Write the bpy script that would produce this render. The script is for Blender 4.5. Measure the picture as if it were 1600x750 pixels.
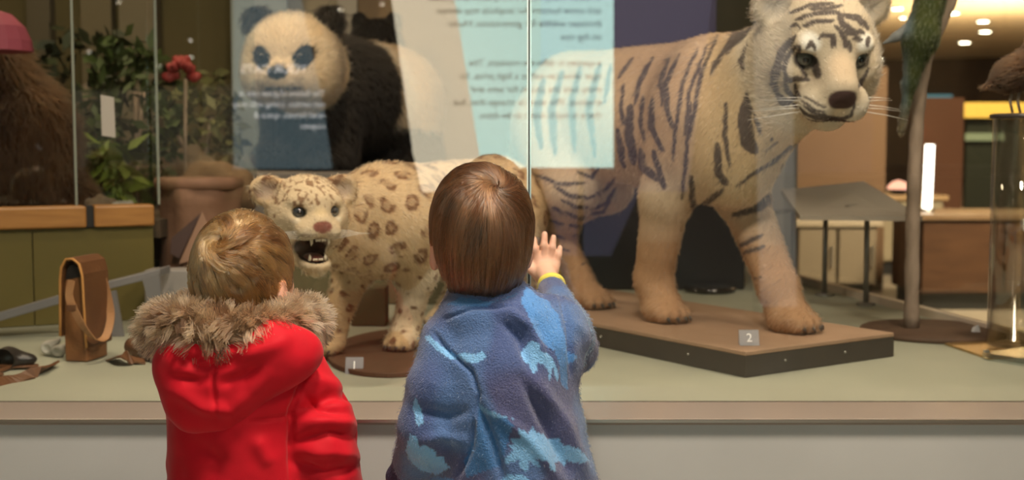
import bpy, math, random
import numpy as np
from mathutils import Vector, Matrix, Euler

for o in list(bpy.data.objects):
    bpy.data.objects.remove(o, do_unlink=True)
scene = bpy.context.scene
COL = scene.collection
rng = np.random.default_rng(7)
random.seed(7)

# ------------------------------------------------------------------ camera
F_PX = 2000.0
CAM = np.array([0.0, 0.0, 1.05])
PITCH = math.atan(155.0 / F_PX)
cam_d = bpy.data.cameras.new('camera')
cam_d.sensor_width = 36.0
cam_d.lens = 36.0 * F_PX / 1600.0
cam_d.clip_start = 0.05
cam_d.clip_end = 200
cam_d.dof.use_dof = True
cam_d.dof.focus_distance = 2.0
cam_d.dof.aperture_fstop = 4.5
cam = bpy.data.objects.new('camera', cam_d)
cam.location = CAM
cam.rotation_euler = (math.pi / 2 - PITCH, 0, 0)
COL.objects.link(cam)
scene.camera = cam

# ------------------------------------------------------------------ world, lights, exposure
scene.view_settings.view_transform = 'Standard'
scene.view_settings.look = 'None'
scene.view_settings.gamma = 1.0
scene.view_settings.use_curve_mapping = False
scene.view_settings.exposure = 0.22
world = bpy.data.worlds.new('hall_ambient')
scene.world = world
world.use_nodes = True
world.node_tree.nodes['Background'].inputs[0].default_value = (1.0, 0.83, 0.64, 1)
world.node_tree.nodes['Background'].inputs[1].default_value = 0.30


def area_light(name, loc, target, power, size, color, spread=math.pi):
    d = bpy.data.lights.new(name, 'AREA')
    d.energy = power
    d.shape = 'DISK'
    d.size = size
    d.color = color
    d.spread = spread
    o = bpy.data.objects.new(name, d)
    o.location = loc
    o.rotation_euler = (Vector(target) - Vector(loc)).to_track_quat('-Z', 'Y').to_euler()
    COL.objects.link(o)
    return o


def spot_light(name, loc, target, power, angle, color, size=0.06, blend=0.6):
    d = bpy.data.lights.new(name, 'SPOT')
    d.energy = power
    d.spot_size = angle
    d.spot_blend = blend
    d.shadow_soft_size = size
    d.color = color
    o = bpy.data.objects.new(name, d)
    o.location = loc
    o.rotation_euler = (Vector(target) - Vector(loc)).to_track_quat('-Z', 'Y').to_euler()
    COL.objects.link(o)
    return o


WARM = (1.0, 0.80, 0.56)
area_light('hall_ceiling_light', (0.1, 1.25, 2.75), (-0.2, 1.95, 0.8), 46, 0.4, (1.0, 0.86, 0.70))
area_light('hall_side_light', (1.3, 1.0, 2.75), (-0.3, 1.95, 0.8), 22, 0.3, (1.0, 0.82, 0.62))
spot_light('case_spot_cats', (-0.9, 2.65, 2.7), (-0.35, 3.0, 0.75), 46, 1.0, WARM, 0.08)
spot_light('case_spot_tiger', (1.1, 2.62, 2.7), (0.5, 3.1, 0.95), 60, 1.1, (1.0, 0.84, 0.62), 0.10)
spot_light('case_spot_panda', (-0.55, 3.5, 2.8), (-0.65, 4.6, 1.2), 60, 1.0, (1.0, 0.74, 0.45), 0.08)
spot_light('case_spot_bag', (-1.0, 2.6, 2.6), (-1.1, 3.0, 0.6), 34, 1.1, WARM, 0.08)
area_light('far_ceiling_fill', (6.5, 17.0, 1.2), (6.5, 18.5, 3.0), 330, 1.5, (1.0, 0.78, 0.5))  # added fill without a fixture, lifts the far ceiling
area_light('far_hall_fill', (3.2, 6.6, 2.8), (3.4, 9.0, 0.6), 330, 1.2, (1.0, 0.80, 0.54))  # added fill that brightens the far hall
area_light('diorama_light', (-1.7, 4.1, 2.6), (-1.8, 4.8, 1.0), 15, 0.4, (1.0, 0.78, 0.48))
spot_light('door_fill_spot', (4.9, 11.0, 2.8), (4.8, 13.0, 1.3), 420, 1.0, (1.0, 0.82, 0.5), 0.1)  # added spot, only there to brighten the yellow frame
spot_light('case_spot_tree', (1.5, 2.7, 2.7), (1.2, 3.1, 0.7), 36, 1.1, WARM, 0.1)


# ------------------------------------------------------------------ pixel helpers (1600 x 750 frame)
def ray(x, y):
    a = (x - 800.0) / F_PX
    b = -(y - 375.0) / F_PX
    cp, sp = math.cos(PITCH), math.sin(PITCH)
    return np.array([a, cp + b * sp, -sp + b * cp])


def P(x, y, Y):
    d = ray(x, y)
    return CAM + d * (Y / d[1])


def PZ(x, y, z):
    d = ray(x, y)
    return CAM + d * ((z - CAM[2]) / d[2])


def to_px(v):
    q = np.asarray(v) - CAM
    cp, sp = math.cos(PITCH), math.sin(PITCH)
    dep = q[..., 1] * cp - q[..., 2] * sp
    up = q[..., 1] * sp + q[..., 2] * cp
    return np.stack([800 + F_PX * q[..., 0] / dep, 375 - F_PX * up / dep], -1)


# ------------------------------------------------------------------ materials
MATS = {}


def mat(name, col, rough=0.6, metal=0.0, col2=None, nscale=8.0, bump=0.0, bscale=60.0, sheen=0.0,
        attr=None, emit=0.0, spec=0.5, coat=0.0, stretch=None, trans=0.0):
    if name in MATS:
        return MATS[name]
    m = bpy.data.materials.new(name)
    m.use_nodes = True
    nt = m.node_tree
    b = nt.nodes['Principled BSDF']
    b.inputs['Roughness'].default_value = rough
    b.inputs['Metallic'].default_value = metal
    b.inputs['Specular IOR Level'].default_value = spec
    b.inputs['Sheen Weight'].default_value = sheen
    b.inputs['Coat Weight'].default_value = coat
    b.inputs['Transmission Weight'].default_value = trans
    tc = nt.nodes.new('ShaderNodeTexCoord')
    vec = tc.outputs['Object']
    if stretch:
        mp = nt.nodes.new('ShaderNodeMapping')
        mp.inputs['Scale'].default_value = stretch
        nt.links.new(vec, mp.inputs['Vector'])
        vec = mp.outputs['Vector']
    c = (*col, 1)
    src = None
    if attr:
        a = nt.nodes.new('ShaderNodeAttribute')
        a.attribute_name = attr
        src = a.outputs['Color']
    elif col2:
        n = nt.nodes.new('ShaderNodeTexNoise')
        n.inputs['Scale'].default_value = nscale
        n.inputs['Detail'].default_value = 6
        nt.links.new(vec, n.inputs['Vector'])
        r = nt.nodes.new('ShaderNodeValToRGB')
        r.color_ramp.elements[0].position = 0.35
        r.color_ramp.elements[1].position = 0.65
        r.color_ramp.elements[0].color = c
        r.color_ramp.elements[1].color = (*col2, 1)
        nt.links.new(n.outputs['Fac'], r.inputs['Fac'])
        src = r.outputs['Color']
    b.inputs['Base Color'].default_value = c
    if src:
        nt.links.new(src, b.inputs['Base Color'])
    if emit:
        b.inputs['Emission Color'].default_value = c
        b.inputs['Emission Strength'].default_value = emit
    if bump:
        n2 = nt.nodes.new('ShaderNodeTexNoise')
        n2.inputs['Scale'].default_value = bscale
        n2.inputs['Detail'].default_value = 5
        nt.links.new(vec, n2.inputs['Vector'])
        bp = nt.nodes.new('ShaderNodeBump')
        bp.inputs['Strength'].default_value = bump
        bp.inputs['Distance'].default_value = 0.01
        nt.links.new(n2.outputs['Fac'], bp.inputs['Height'])
        nt.links.new(bp.outputs['Normal'], b.inputs['Normal'])
    MATS[name] = m
    return m


def hair_mat(name, rough=0.35, radial=0.5):
    m = bpy.data.materials.new(name)
    m.use_nodes = True
    nt = m.node_tree
    nt.nodes.clear()
    out = nt.nodes.new('ShaderNodeOutputMaterial')
    h = nt.nodes.new('ShaderNodeBsdfHairPrincipled')
    h.model = 'CHIANG'
    h.parametrization = 'COLOR'
    h.inputs['Roughness'].default_value = rough
    h.inputs['Radial Roughness'].default_value = radial
    a = nt.nodes.new('ShaderNodeAttribute')
    a.attribute_name = 'col'
    nt.links.new(a.outputs['Color'], h.inputs['Color'])
    nt.links.new(h.outputs[0], out.inputs[0])
    return m


def glass_mat(name, refl=0.07, tint=(1, 1, 1), rough=0.0):
    m = bpy.data.materials.new(name)
    m.use_nodes = True
    nt = m.node_tree
    nt.nodes.clear()
    out = nt.nodes.new('ShaderNodeOutputMaterial')
    t = nt.nodes.new('ShaderNodeBsdfTransparent')
    t.inputs[0].default_value = (*tint, 1)
    g = nt.nodes.new('ShaderNodeBsdfGlossy')
    g.inputs['Roughness'].default_value = rough
    mx = nt.nodes.new('ShaderNodeMixShader')
    lw = nt.nodes.new('ShaderNodeLayerWeight')
    lw.inputs['Blend'].default_value = 0.5
    pw = nt.nodes.new('ShaderNodeMath')
    pw.operation = 'POWER'
    pw.inputs[1].default_value = 5.0
    nt.links.new(lw.outputs['Facing'], pw.inputs[0])
    ml = nt.nodes.new('ShaderNodeMath')
    ml.operation = 'MULTIPLY_ADD'
    ml.use_clamp = True
    ml.inputs[1].default_value = 1.0 - refl
    ml.inputs[2].default_value = refl
    nt.links.new(pw.outputs[0], ml.inputs[0])
    nt.links.new(ml.outputs[0], mx.inputs[0])
    nt.links.new(t.outputs[0], mx.inputs[1])
    nt.links.new(g.outputs[0], mx.inputs[2])
    nt.links.new(mx.outputs[0], out.inputs[0])
    return m


def emit_mat(name, col, strength):
    m = bpy.data.materials.new(name)
    m.use_nodes = True
    nt = m.node_tree
    nt.nodes.clear()
    out = nt.nodes.new('ShaderNodeOutputMaterial')
    e = nt.nodes.new('ShaderNodeEmission')
    e.inputs[0].default_value = (*col, 1)
    e.inputs[1].default_value = strength
    nt.links.new(e.outputs[0], out.inputs[0])
    return m


# ------------------------------------------------------------------ object helpers
def tag(o, label=None, cat=None, group=None, kind=None):
    if label: o['label'] = label
    if cat: o['category'] = cat
    if group: o['group'] = group
    if kind: o['kind'] = kind
    return o


def link(o, parent=None):
    COL.objects.link(o)
    if parent is not None:
        o.parent = parent
    return o


def empty(name, loc=(0, 0, 0), rz=0.0):
    o = bpy.data.objects.new(name, None)
    o.empty_display_size = 0.05
    o.location = loc
    o.rotation_euler = (0, 0, rz)
    return link(o)


def world_of(o):
    m = Matrix.LocRotScale(o.location, o.rotation_euler, o.scale)
    if o.parent is not None:
        m = world_of(o.parent) @ o.matrix_parent_inverse @ m
    return m


def keep(o, parent):
    """parent without moving (the object was built in world space)"""
    o.parent = parent
    if parent is not None:
        o.matrix_parent_inverse = world_of(parent).inverted()
    return o


def mesh_obj(name, verts, faces, material, parent=None, smooth=False):
    me = bpy.data.meshes.new(name)
    me.from_pydata([tuple(map(float, v)) for v in verts], [], [tuple(map(int, f)) for f in faces])
    me.update()
    if material is not None:
        me.materials.append(material)
    if smooth:
        me.polygons.foreach_set('use_smooth', [True] * len(me.polygons))
    o = bpy.data.objects.new(name, me)
    COL.objects.link(o)
    if parent is not None:
        keep(o, parent)
    return o


def bevel(o, w, seg=2):
    m = o.modifiers.new('bevel', 'BEVEL')
    m.width = w
    m.segments = seg
    m.limit_method = 'ANGLE'
    return o


def prism(name, base, top, material, parent=None, bev=0.0):
    """loft between two polygons with the same number of points"""
    n = len(base)
    v = list(base) + list(top)
    f = [tuple(range(n))[::-1], tuple(range(n, 2 * n))]
    for i in range(n):
        j = (i + 1) % n
        f.append((i, j, n + j, n + i))
    o = mesh_obj(name, v, f, material, parent)
    import bmesh
    bm = bmesh.new(); bm.from_mesh(o.data)
    bmesh.ops.recalc_face_normals(bm, faces=bm.faces)
    bm.to_mesh(o.data); bm.free()
    if bev:
        bevel(o, bev)
    return o


def box(name, c, s, material, parent=None, bev=0.0, rz=0.0):
    cx, cy, cz = c
    hx, hy, hz = s[0] / 2, s[1] / 2, s[2] / 2
    ca, sa = math.cos(rz), math.sin(rz)
    def R(x, y, z):
        return (cx + x * ca - y * sa, cy + x * sa + y * ca, cz + z)
    b = [R(-hx, -hy, -hz), R(hx, -hy, -hz), R(hx, hy, -hz), R(-hx, hy, -hz)]
    t = [R(-hx, -hy, hz), R(hx, -hy, hz), R(hx, hy, hz), R(-hx, hy, hz)]
    return prism(name, b, t, material, parent, bev)


def tube(name, pts, rad, material, parent=None, seg=10, caps=True, flat=None):
    pts = [np.array(p, float) for p in pts]
    n = len(pts)
    if np.isscalar(rad):
        rad = [rad] * n
    V, Fc = [], []
    prev = None
    for i, p in enumerate(pts):
        t = pts[min(i + 1, n - 1)] - pts[max(i - 1, 0)]
        t /= np.linalg.norm(t) + 1e-9
        if prev is None:
            a = np.array([0, 0, 1.0]) if abs(t[2]) < 0.9 else np.array([1.0, 0, 0])
        else:
            a = prev
        u = a - t * a.dot(t)
        u /= np.linalg.norm(u) + 1e-9
        prev = u
        w = np.cross(t, u)
        for k in range(seg):
            an = 2 * math.pi * k / seg
            su = flat if flat else 1.0
            V.append(p + rad[i] * (math.cos(an) * u * su + math.sin(an) * w))
    for i in range(n - 1):
        for k in range(seg):
            k2 = (k + 1) % seg
            Fc.append((i * seg + k, i * seg + k2, (i + 1) * seg + k2, (i + 1) * seg + k))
    if caps:
        Fc.append(tuple(range(seg))[::-1])
        Fc.append(tuple((n - 1) * seg + k for k in range(seg)))
    return mesh_obj(name, V, Fc, material, parent, smooth=True)


def spline(pts, n=24):
    """Catmull-Rom resample"""
    p = [np.array(q, float) for q in pts]
    p = [2 * p[0] - p[1]] + p + [2 * p[-1] - p[-2]]
    out = []
    m = len(p) - 3
    for i in range(m):
        for s in range(n if i == m - 1 else n):
            t = s / n
            a, b, c, d = p[i:i + 4]
            out.append(0.5 * ((2 * b) + (-a + c) * t + (2 * a - 5 * b + 4 * c - d) * t * t + (-a + 3 * b - 3 * c + d) * t ** 3))
    out.append(p[-2])
    return out


def lathe(name, prof, c, material, parent=None, seg=40, smooth=True):
    V, Fc = [], []
    n = len(prof)
    for r, z in prof:
        for k in range(seg):
            a = 2 * math.pi * k / seg
            V.append((c[0] + r * math.cos(a), c[1] + r * math.sin(a), c[2] + z))
    for i in range(n - 1):
        for k in range(seg):
            k2 = (k + 1) % seg
            Fc.append((i * seg + k, i * seg + k2, (i + 1) * seg + k2, (i + 1) * seg + k))
    Fc.append(tuple(range(seg))[::-1])
    Fc.append(tuple((n - 1) * seg + k for k in range(seg)))
    o = mesh_obj(name, V, Fc, material, parent, smooth=smooth)
    return o


def uv_sphere(name, c, s, material, parent=None, seg=20, rings=12, rot=None):
    V, Fc = [], []
    for i in range(rings + 1):
        th = math.pi * i / rings
        for k in range(seg):
            a = 2 * math.pi * k / seg
            v = np.array([s[0] * math.sin(th) * math.cos(a), s[1] * math.sin(th) * math.sin(a), s[2] * math.cos(th)])
            if rot is not None:
                v = rot @ v
            V.append(np.array(c) + v)
    for i in range(rings):
        for k in range(seg):
            k2 = (k + 1) % seg
            Fc.append((i * seg + k, (i + 1) * seg + k, (i + 1) * seg + k2, i * seg + k2))
    return mesh_obj(name, V, Fc, material, parent, smooth=True)


def text_obj(name, body, loc, size, material, parent, rot, align='CENTER', extrude=0.0005):
    cu = bpy.data.curves.new(name, 'FONT')
    cu.body = body
    cu.size = size
    cu.align_x = align
    cu.extrude = extrude
    cu.materials.append(material)
    o = bpy.data.objects.new(name, cu)
    o.location = loc
    me = bpy.data.meshes.new_from_object(o)
    bpy.data.objects.remove(o)
    o = bpy.data.objects.new(name, me)
    o.location = loc
    o.rotation_euler = rot
    COL.objects.link(o)
    if parent is not None:
        keep(o, parent)
    return o


# ------------------------------------------------------------------ signed-distance modelling
class Field:
    """smooth union of tapered limbs and ellipsoids on a grid, polygonised with surface nets"""
    def __init__(s, lo, hi, h):
        s.lo = np.array(lo, float); s.h = h
        n = np.ceil((np.array(hi) - s.lo) / h).astype(int) + 1
        s.n = n
        s.ax = [(s.lo[i] + h * np.arange(n[i])).astype(np.float32) for i in range(3)]
        s.F = np.full(n, 0.5, np.float32)

    def _sl(s, lo, hi):
        a = np.clip(np.floor((np.array(lo) - s.lo) / s.h).astype(int), 0, s.n)
        b = np.clip(np.ceil((np.array(hi) - s.lo) / s.h).astype(int) + 1, 0, s.n)
        if np.any(b <= a):
            return None, None
        sl = tuple(slice(a[i], b[i]) for i in range(3))
        g = np.meshgrid(*[s.ax[i][sl[i]] for i in range(3)], indexing='ij', sparse=True)
        return sl, g

    def _op(s, sl, d, k, sub):
        F = s.F[sl]
        if sub:
            d = -d
            h = np.clip(0.5 - 0.5 * (F - d) / k, 0, 1) if False else None
            hh = np.maximum(k - np.abs(F - d), 0) / k
            s.F[sl] = np.maximum(F, d) + hh * hh * k * 0.25
        else:
            hh = np.maximum(k - np.abs(F - d), 0) / k
            s.F[sl] = np.minimum(F, d) - hh * hh * k * 0.25

    def cone(s, a, b, ra, rb, k=0.02, sub=False):
        a = np.array(a, float); b = np.array(b, float)
        m = max(ra, rb) + 2 * k + 4 * s.h
        sl, g = s._sl(np.minimum(a, b) - m, np.maximum(a, b) + m)
        if sl is None: return s
        ab = b - a
        L = ab.dot(ab) + 1e-12
        px, py, pz = (g[i] - np.float32(a[i]) for i in range(3))
        t = np.clip((px * ab[0] + py * ab[1] + pz * ab[2]) / L, 0, 1).astype(np.float32)
        d = np.sqrt((px - t * ab[0]) ** 2 + (py - t * ab[1]) ** 2 + (pz - t * ab[2]) ** 2) - (ra + t * (rb - ra))
        s._op(sl, d.astype(np.float32), k, sub)
        return s

    def chain(s, pts, rad, k=0.02):
        for i in range(len(pts) - 1):
            s.cone(pts[i], pts[i + 1], rad[i], rad[i + 1], k)
        return s

    def ell(s, c, r, k=0.02, R=None, sub=False):
        c = np.array(c, float); r = np.array(r, float)
        m = r.max() + 2 * k + 4 * s.h
        sl, g = s._sl(c - m, c + m)
        if sl is None: return s
        x, y, z = (g[i] - np.float32(c[i]) for i in range(3))
        if R is not None:
            Rt = np.array(R).T
            x, y, z = (Rt[i][0] * x + Rt[i][1] * y + Rt[i][2] * z for i in range(3))
        k0 = np.sqrt((x / r[0]) ** 2 + (y / r[1]) ** 2 + (z / r[2]) ** 2)
        k1 = np.sqrt((x / r[0] ** 2) ** 2 + (y / r[1] ** 2) ** 2 + (z / r[2] ** 2) ** 2)
        d = k0 * (k0 - 1) / np.maximum(k1, 1e-6)
        d = np.where(k0 < 1e-3, -r.min(), d)
        s._op(sl, d.astype(np.float32), k, sub)
        return s

    def mesh(s):
        F = s.F
        n = F.shape
        S = F < 0
        c = np.zeros(tuple(np.array(n) - 1), np.int8)
        for dx in (0, 1):
            for dy in (0, 1):
                for dz in (0, 1):
                    c += S[dx:n[0] - 1 + dx, dy:n[1] - 1 + dy, dz:n[2] - 1 + dz]
        act = (c > 0) & (c < 8)
        ids = np.argwhere(act)
        lut = np.full(act.shape, -1, np.int32)
        lut[act] = np.arange(len(ids))
        i, j, k = ids.T
        acc = np.zeros((len(ids), 3)); cnt = np.zeros(len(ids))
        corner = {}
        for dx in (0, 1):
            for dy in (0, 1):
                for dz in (0, 1):
                    corner[dx, dy, dz] = F[i + dx, j + dy, k + dz]
        for a0 in corner:
            for ax in range(3):
                if a0[ax] == 0:
                    a1 = list(a0); a1[ax] = 1; a1 = tuple(a1)
                    f0, f1 = corner[a0], corner[a1]
                    cr = (f0 < 0) != (f1 < 0)
                    t = np.where(cr, f0 / np.where(f0 == f1, 1, f0 - f1), 0)
                    p = np.array(a0, float)[None, :].repeat(len(ids), 0)
                    p[:, ax] = t
                    acc += p * cr[:, None]
                    cnt += cr
        V = s.lo + s.h * (ids + acc / cnt[:, None])
        Q = []
        for ax in range(3):
            sa = [slice(None)] * 3; sb = [slice(None)] * 3
            sa[ax] = slice(0, n[ax] - 1); sb[ax] = slice(1, n[ax])
            A, B = S[tuple(sa)], S[tuple(sb)]
            e = np.argwhere(A != B)
            o1, o2 = (ax + 1) % 3, (ax + 2) % 3
            ok = (e[:, o1] > 0) & (e[:, o2] > 0) & (e[:, o1] < n[o1] - 1) & (e[:, o2] < n[o2] - 1)
            e = e[ok]
            def idx(d1, d2):
                q = e.copy(); q[:, o1] += d1; q[:, o2] += d2
                return lut[q[:, 0], q[:, 1], q[:, 2]]
            q = np.stack([idx(-1, -1), idx(0, -1), idx(0, 0), idx(-1, 0)], 1)
            inside = A[e[:, 0], e[:, 1], e[:, 2]]
            q[~inside] = q[~inside][:, ::-1]
            Q.append(q)
        return V, np.concatenate(Q)


def smooth_verts(V, Q, it=2, lam=0.5):
    e = np.concatenate([Q[:, [0, 1]], Q[:, [1, 2]], Q[:, [2, 3]], Q[:, [3, 0]]])
    n = len(V)
    deg = np.bincount(e[:, 0], minlength=n) + np.bincount(e[:, 1], minlength=n)
    for _ in range(it):
        A = np.zeros_like(V)
        for c in range(3):
            A[:, c] = np.bincount(e[:, 0], V[e[:, 1], c], n) + np.bincount(e[:, 1], V[e[:, 0], c], n)
        V = V + lam * (A / np.maximum(deg, 1)[:, None] - V)
    return V


def vnormals(V, Q):
    a = V[Q[:, 2]] - V[Q[:, 0]]; b = V[Q[:, 3]] - V[Q[:, 1]]
    fn = np.cross(a, b)
    N = np.zeros_like(V)
    for c in range(3):
        for q in range(4):
            N[:, c] += np.bincount(Q[:, q], fn[:, c], len(V))
    return N / (np.linalg.norm(N, axis=1, keepdims=True) + 1e-12)


def dense_obj(name, V, Q, material, parent=None, col=None):
    me = bpy.data.meshes.new(name)
    me.vertices.add(len(V)); me.loops.add(len(Q) * 4); me.polygons.add(len(Q))
    me.vertices.foreach_set('co', np.ascontiguousarray(V, np.float32).ravel())
    me.loops.foreach_set('vertex_index', Q.astype(np.int32).ravel())
    me.polygons.foreach_set('loop_start', np.arange(0, len(Q) * 4, 4, dtype=np.int32))
    me.polygons.foreach_set('use_smooth', np.ones(len(Q), bool))
    me.update(calc_edges=True)
    if col is not None:
        a = me.attributes.new('col', 'FLOAT_COLOR', 'POINT')
        c4 = np.ones((len(V), 4), np.float32); c4[:, :3] = np.clip(col, 0, 1)
        a.data.foreach_set('color', c4.ravel())
    me.materials.append(material)
    o = bpy.data.objects.new(name, me)
    COL.objects.link(o)
    if parent is not None:
        keep(o, parent)
    return o


def strands(name, pts, rad, col, material, parent=None):
    """pts (N,M,3); rad (M,) or (N,M); col (N,3)"""
    N, M = pts.shape[:2]
    cu = bpy.data.hair_curves.new(name)
    cu.add_curves([M] * N)
    cu.position_data.foreach_set('vector', np.ascontiguousarray(pts, np.float32).ravel())
    r = np.broadcast_to(np.asarray(rad, np.float32), (N, M))
    a = cu.attributes.get('radius') or cu.attributes.new('radius', 'FLOAT', 'POINT')
    a.data.foreach_set('value', np.ascontiguousarray(r, np.float32).ravel())
    col = np.asarray(col)
    c = cu.attributes.new('col', 'FLOAT_COLOR', 'CURVE' if col.ndim == 2 else 'POINT')
    c4 = np.ones(col.shape[:-1] + (4,), np.float32); c4[..., :3] = np.clip(col, 0.002, 0.98)
    c.data.foreach_set('color', c4.ravel())
    cu.materials.append(material)
    o = bpy.data.objects.new(name, cu)
    COL.objects.link(o)
    if parent is not None:
        keep(o, parent)
    o['kind'] = 'stuff'
    return o


# value noise -----------------------------------------------------------------
_tab = np.random.default_rng(3).random((32, 32, 32)).astype(np.float32)


def noise3(p, sc, seed=0):
    q = np.asarray(p) * sc + seed * 7.31 + 100.0
    i = np.floor(q).astype(int); f = q - i
    f = f * f * (3 - 2 * f)
    r = 0
    for dx in (0, 1):
        for dy in (0, 1):
            for dz in (0, 1):
                w = (f[..., 0] if dx else 1 - f[..., 0]) * (f[..., 1] if dy else 1 - f[..., 1]) * (f[..., 2] if dz else 1 - f[..., 2])
                r = r + w * _tab[(i[..., 0] + dx) % 32, (i[..., 1] + dy) % 32, (i[..., 2] + dz) % 32]
    return r


def seg_dist(px, pl):
    """distance of points to a polyline, and parameter 0..1 along it"""
    best = np.full(len(px), 1e9); tt = np.zeros(len(px))
    m = len(pl) - 1
    for i in range(m):
        a = np.array(pl[i], float); b = np.array(pl[i + 1], float)
        ab = b - a
        t = np.clip(((px - a) @ ab) / (ab.dot(ab) + 1e-9), 0, 1)
        d = np.linalg.norm(px - a - t[:, None] * ab, axis=1)
        u = d < best
        best[u] = d[u]; tt[u] = (i + t[u]) / m
    return best, tt


def in_poly(px, poly):
    x, y = px[:, 0], px[:, 1]
    r = np.zeros(len(px), bool)
    n = len(poly)
    for i in range(n):
        x1, y1 = poly[i]; x2, y2 = poly[(i + 1) % n]
        c = ((y1 > y) != (y2 > y)) & (x < (x2 - x1) * (y - y1) / (y2 - y1 + 1e-12) + x1)
        r ^= c
    return r


def sstep(a, b, x):
    t = np.clip((x - a) / (b - a), 0, 1)
    return t * t * (3 - 2 * t)


def lerp(a, b, t):
    t = np.asarray(t)[..., None]
    return np.asarray(a) * (1 - t) + np.asarray(b) * t


def rotmat(fwd, up=(0, 0, 1)):
    """columns: x=fwd, y=left, z=up"""
    f = np.array(fwd, float); f /= np.linalg.norm(f)
    l = np.cross(up, f); l /= np.linalg.norm(l)
    u = np.cross(f, l)
    return np.stack([f, l, u], 1)


def fur(name, V, N, C, n, length, rad, material, parent, lay, mask=None, segs=3, jitter=0.25, hn=0.35):
    w = np.arange(len(V)) if mask is None else np.flatnonzero(mask)
    i = rng.choice(w, n)
    root = V[i] + rng.normal(0, 0.0015, (n, 3))
    nn = N[i]
    L = (length[i] if not np.isscalar(length) else length) * rng.uniform(0.7, 1.2, n)
    ly = lay[i] if np.ndim(lay) == 2 else np.broadcast_to(np.array(lay, float), (n, 3))
    ly = ly - nn * np.sum(ly * nn, 1, keepdims=True)
    ly /= np.linalg.norm(ly, axis=1, keepdims=True) + 1e-6
    d = nn * hn + ly + rng.normal(0, jitter, (n, 3))
    d /= np.linalg.norm(d, axis=1, keepdims=True)
    pts = []
    for s in range(segs):
        t = s / (segs - 1)
        pts.append(root - nn * 0.001 + d * (L * t)[:, None] + ly * (0.35 * L * t * t)[:, None])
    pts = np.stack(pts, 1)
    c = C[i] * rng.uniform(0.8, 1.2, (n, 1))
    return strands(name, pts, np.linspace(rad, rad * 0.25, segs), c, material, parent)

# ================================================================== SETTING
GY, CZ = 2.45, 0.545
m_floor = mat('hall_floor', (0.42, 0.36, 0.28), 0.35, col2=(0.36, 0.30, 0.23), nscale=2)
m_casefloor = mat('case_floor', (0.36, 0.37, 0.29), 0.55, col2=(0.33, 0.34, 0.265), nscale=5, bump=0.03, bscale=300)
m_ledge = mat('ledge_laminate', (0.33, 0.275, 0.235), 0.35, col2=(0.30, 0.25, 0.215), nscale=4)
m_base = mat('base_panel', (0.52, 0.52, 0.515), 0.6, col2=(0.48, 0.48, 0.475), nscale=3, bump=0.02, bscale=400)
m_steel = mat('brushed_steel', (0.62, 0.60, 0.56), 0.3, 1.0)
m_seal = mat('dark_seal', (0.03, 0.028, 0.025), 0.5)
m_edge = mat('polished_glass_edge', (0.72, 0.84, 0.78), 0.15, spec=0.8)
m_olive = mat('olive_panel', (0.135, 0.105, 0.018), 0.55, col2=(0.115, 0.09, 0.016), nscale=3)
m_wood = mat('honey_wood', (0.46, 0.22, 0.06), 0.45, col2=(0.36, 0.16, 0.04), nscale=6, stretch=(1.5, 1.5, 14))
m_black = mat('matt_black', (0.012, 0.011, 0.011), 0.6)
m_darkbrown = mat('dark_brown_wall', (0.075, 0.042, 0.022), 0.7, col2=(0.055, 0.03, 0.016), nscale=2)
m_brownwall = mat('warm_brown_wall', (0.17, 0.092, 0.045), 0.7, col2=(0.14, 0.078, 0.038), nscale=1.2)
m_cream = mat('cream_ceiling', (0.62, 0.47, 0.29), 0.8, col2=(0.56, 0.42, 0.26), nscale=0.7)
m_greywall = mat('grey_wall', (0.22, 0.20, 0.165), 0.8, col2=(0.19, 0.17, 0.14), nscale=1.5)
M_GLASS = glass_mat('display_glass', 0.065, (0.985, 0.99, 0.985))
M_GLASS2 = glass_mat('inner_glass', 0.045, (0.97, 0.985, 0.97))


def struct(o):
    o['kind'] = 'structure'
    return o


struct(box('floor', (2, -2, -0.05), (44, 72, 0.1), m_floor))
struct(box('ceiling', (2, -14.0, 2.95), (44, 47.0, 0.1), mat('front_ceiling', (0.45, 0.37, 0.27), 0.85)))
# display case: base, ledge, floor of the case, panes
base = struct(empty('trim_1', (0, 2.3, 0)))
box('base_panel', (-1.33, 2.62, 0.2665), (2.70, 0.62, 0.533), m_base, base)
box('base_panel', (1.3765, 2.62, 0.2665), (2.70, 0.62, 0.533), m_base, base)
box('ledge', (0, 2.3805, 0.539), (5.4, 0.161, 0.012), m_ledge, base, bev=0.003)
box('ledge_edge_strip', (0, 2.2975, 0.5415), (5.4, 0.006, 0.005), m_steel, base)
cf = [(-2.3, GY + 0.012), (1.7, GY + 0.012), (1.42, 2.7), (1.31, 3.1), (1.0, 4.7), (1.0, 5.4), (-2.3, 5.4)]
struct(prism('case_floor', [(x, y, 0.50) for x, y in cf], [(x, y, CZ) for x, y in cf], m_casefloor))
JX = P(826.5, 330, GY)[0]
for i, (x0, x1) in enumerate(((-2.3, JX - 0.004), (JX + 0.004, 1.7))):
    w = struct(box('window_%d' % (i + 1), ((x0 + x1) / 2, GY + 0.005, 1.42), (x1 - x0, 0.010, 1.75), M_GLASS))
j = struct(empty('trim_2', (JX, GY, CZ)))
box('joint_seal', (JX, GY + 0.006, 1.42), (0.0036, 0.012, 1.75), m_seal, j)
box('glass_edge', (JX - 0.0028, GY + 0.005, 1.42), (0.0022, 0.0125, 1.75), m_edge, j)
box('glass_edge', (JX + 0.0028, GY + 0.005, 1.42), (0.0022, 0.0125, 1.75), m_steel, j)
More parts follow.
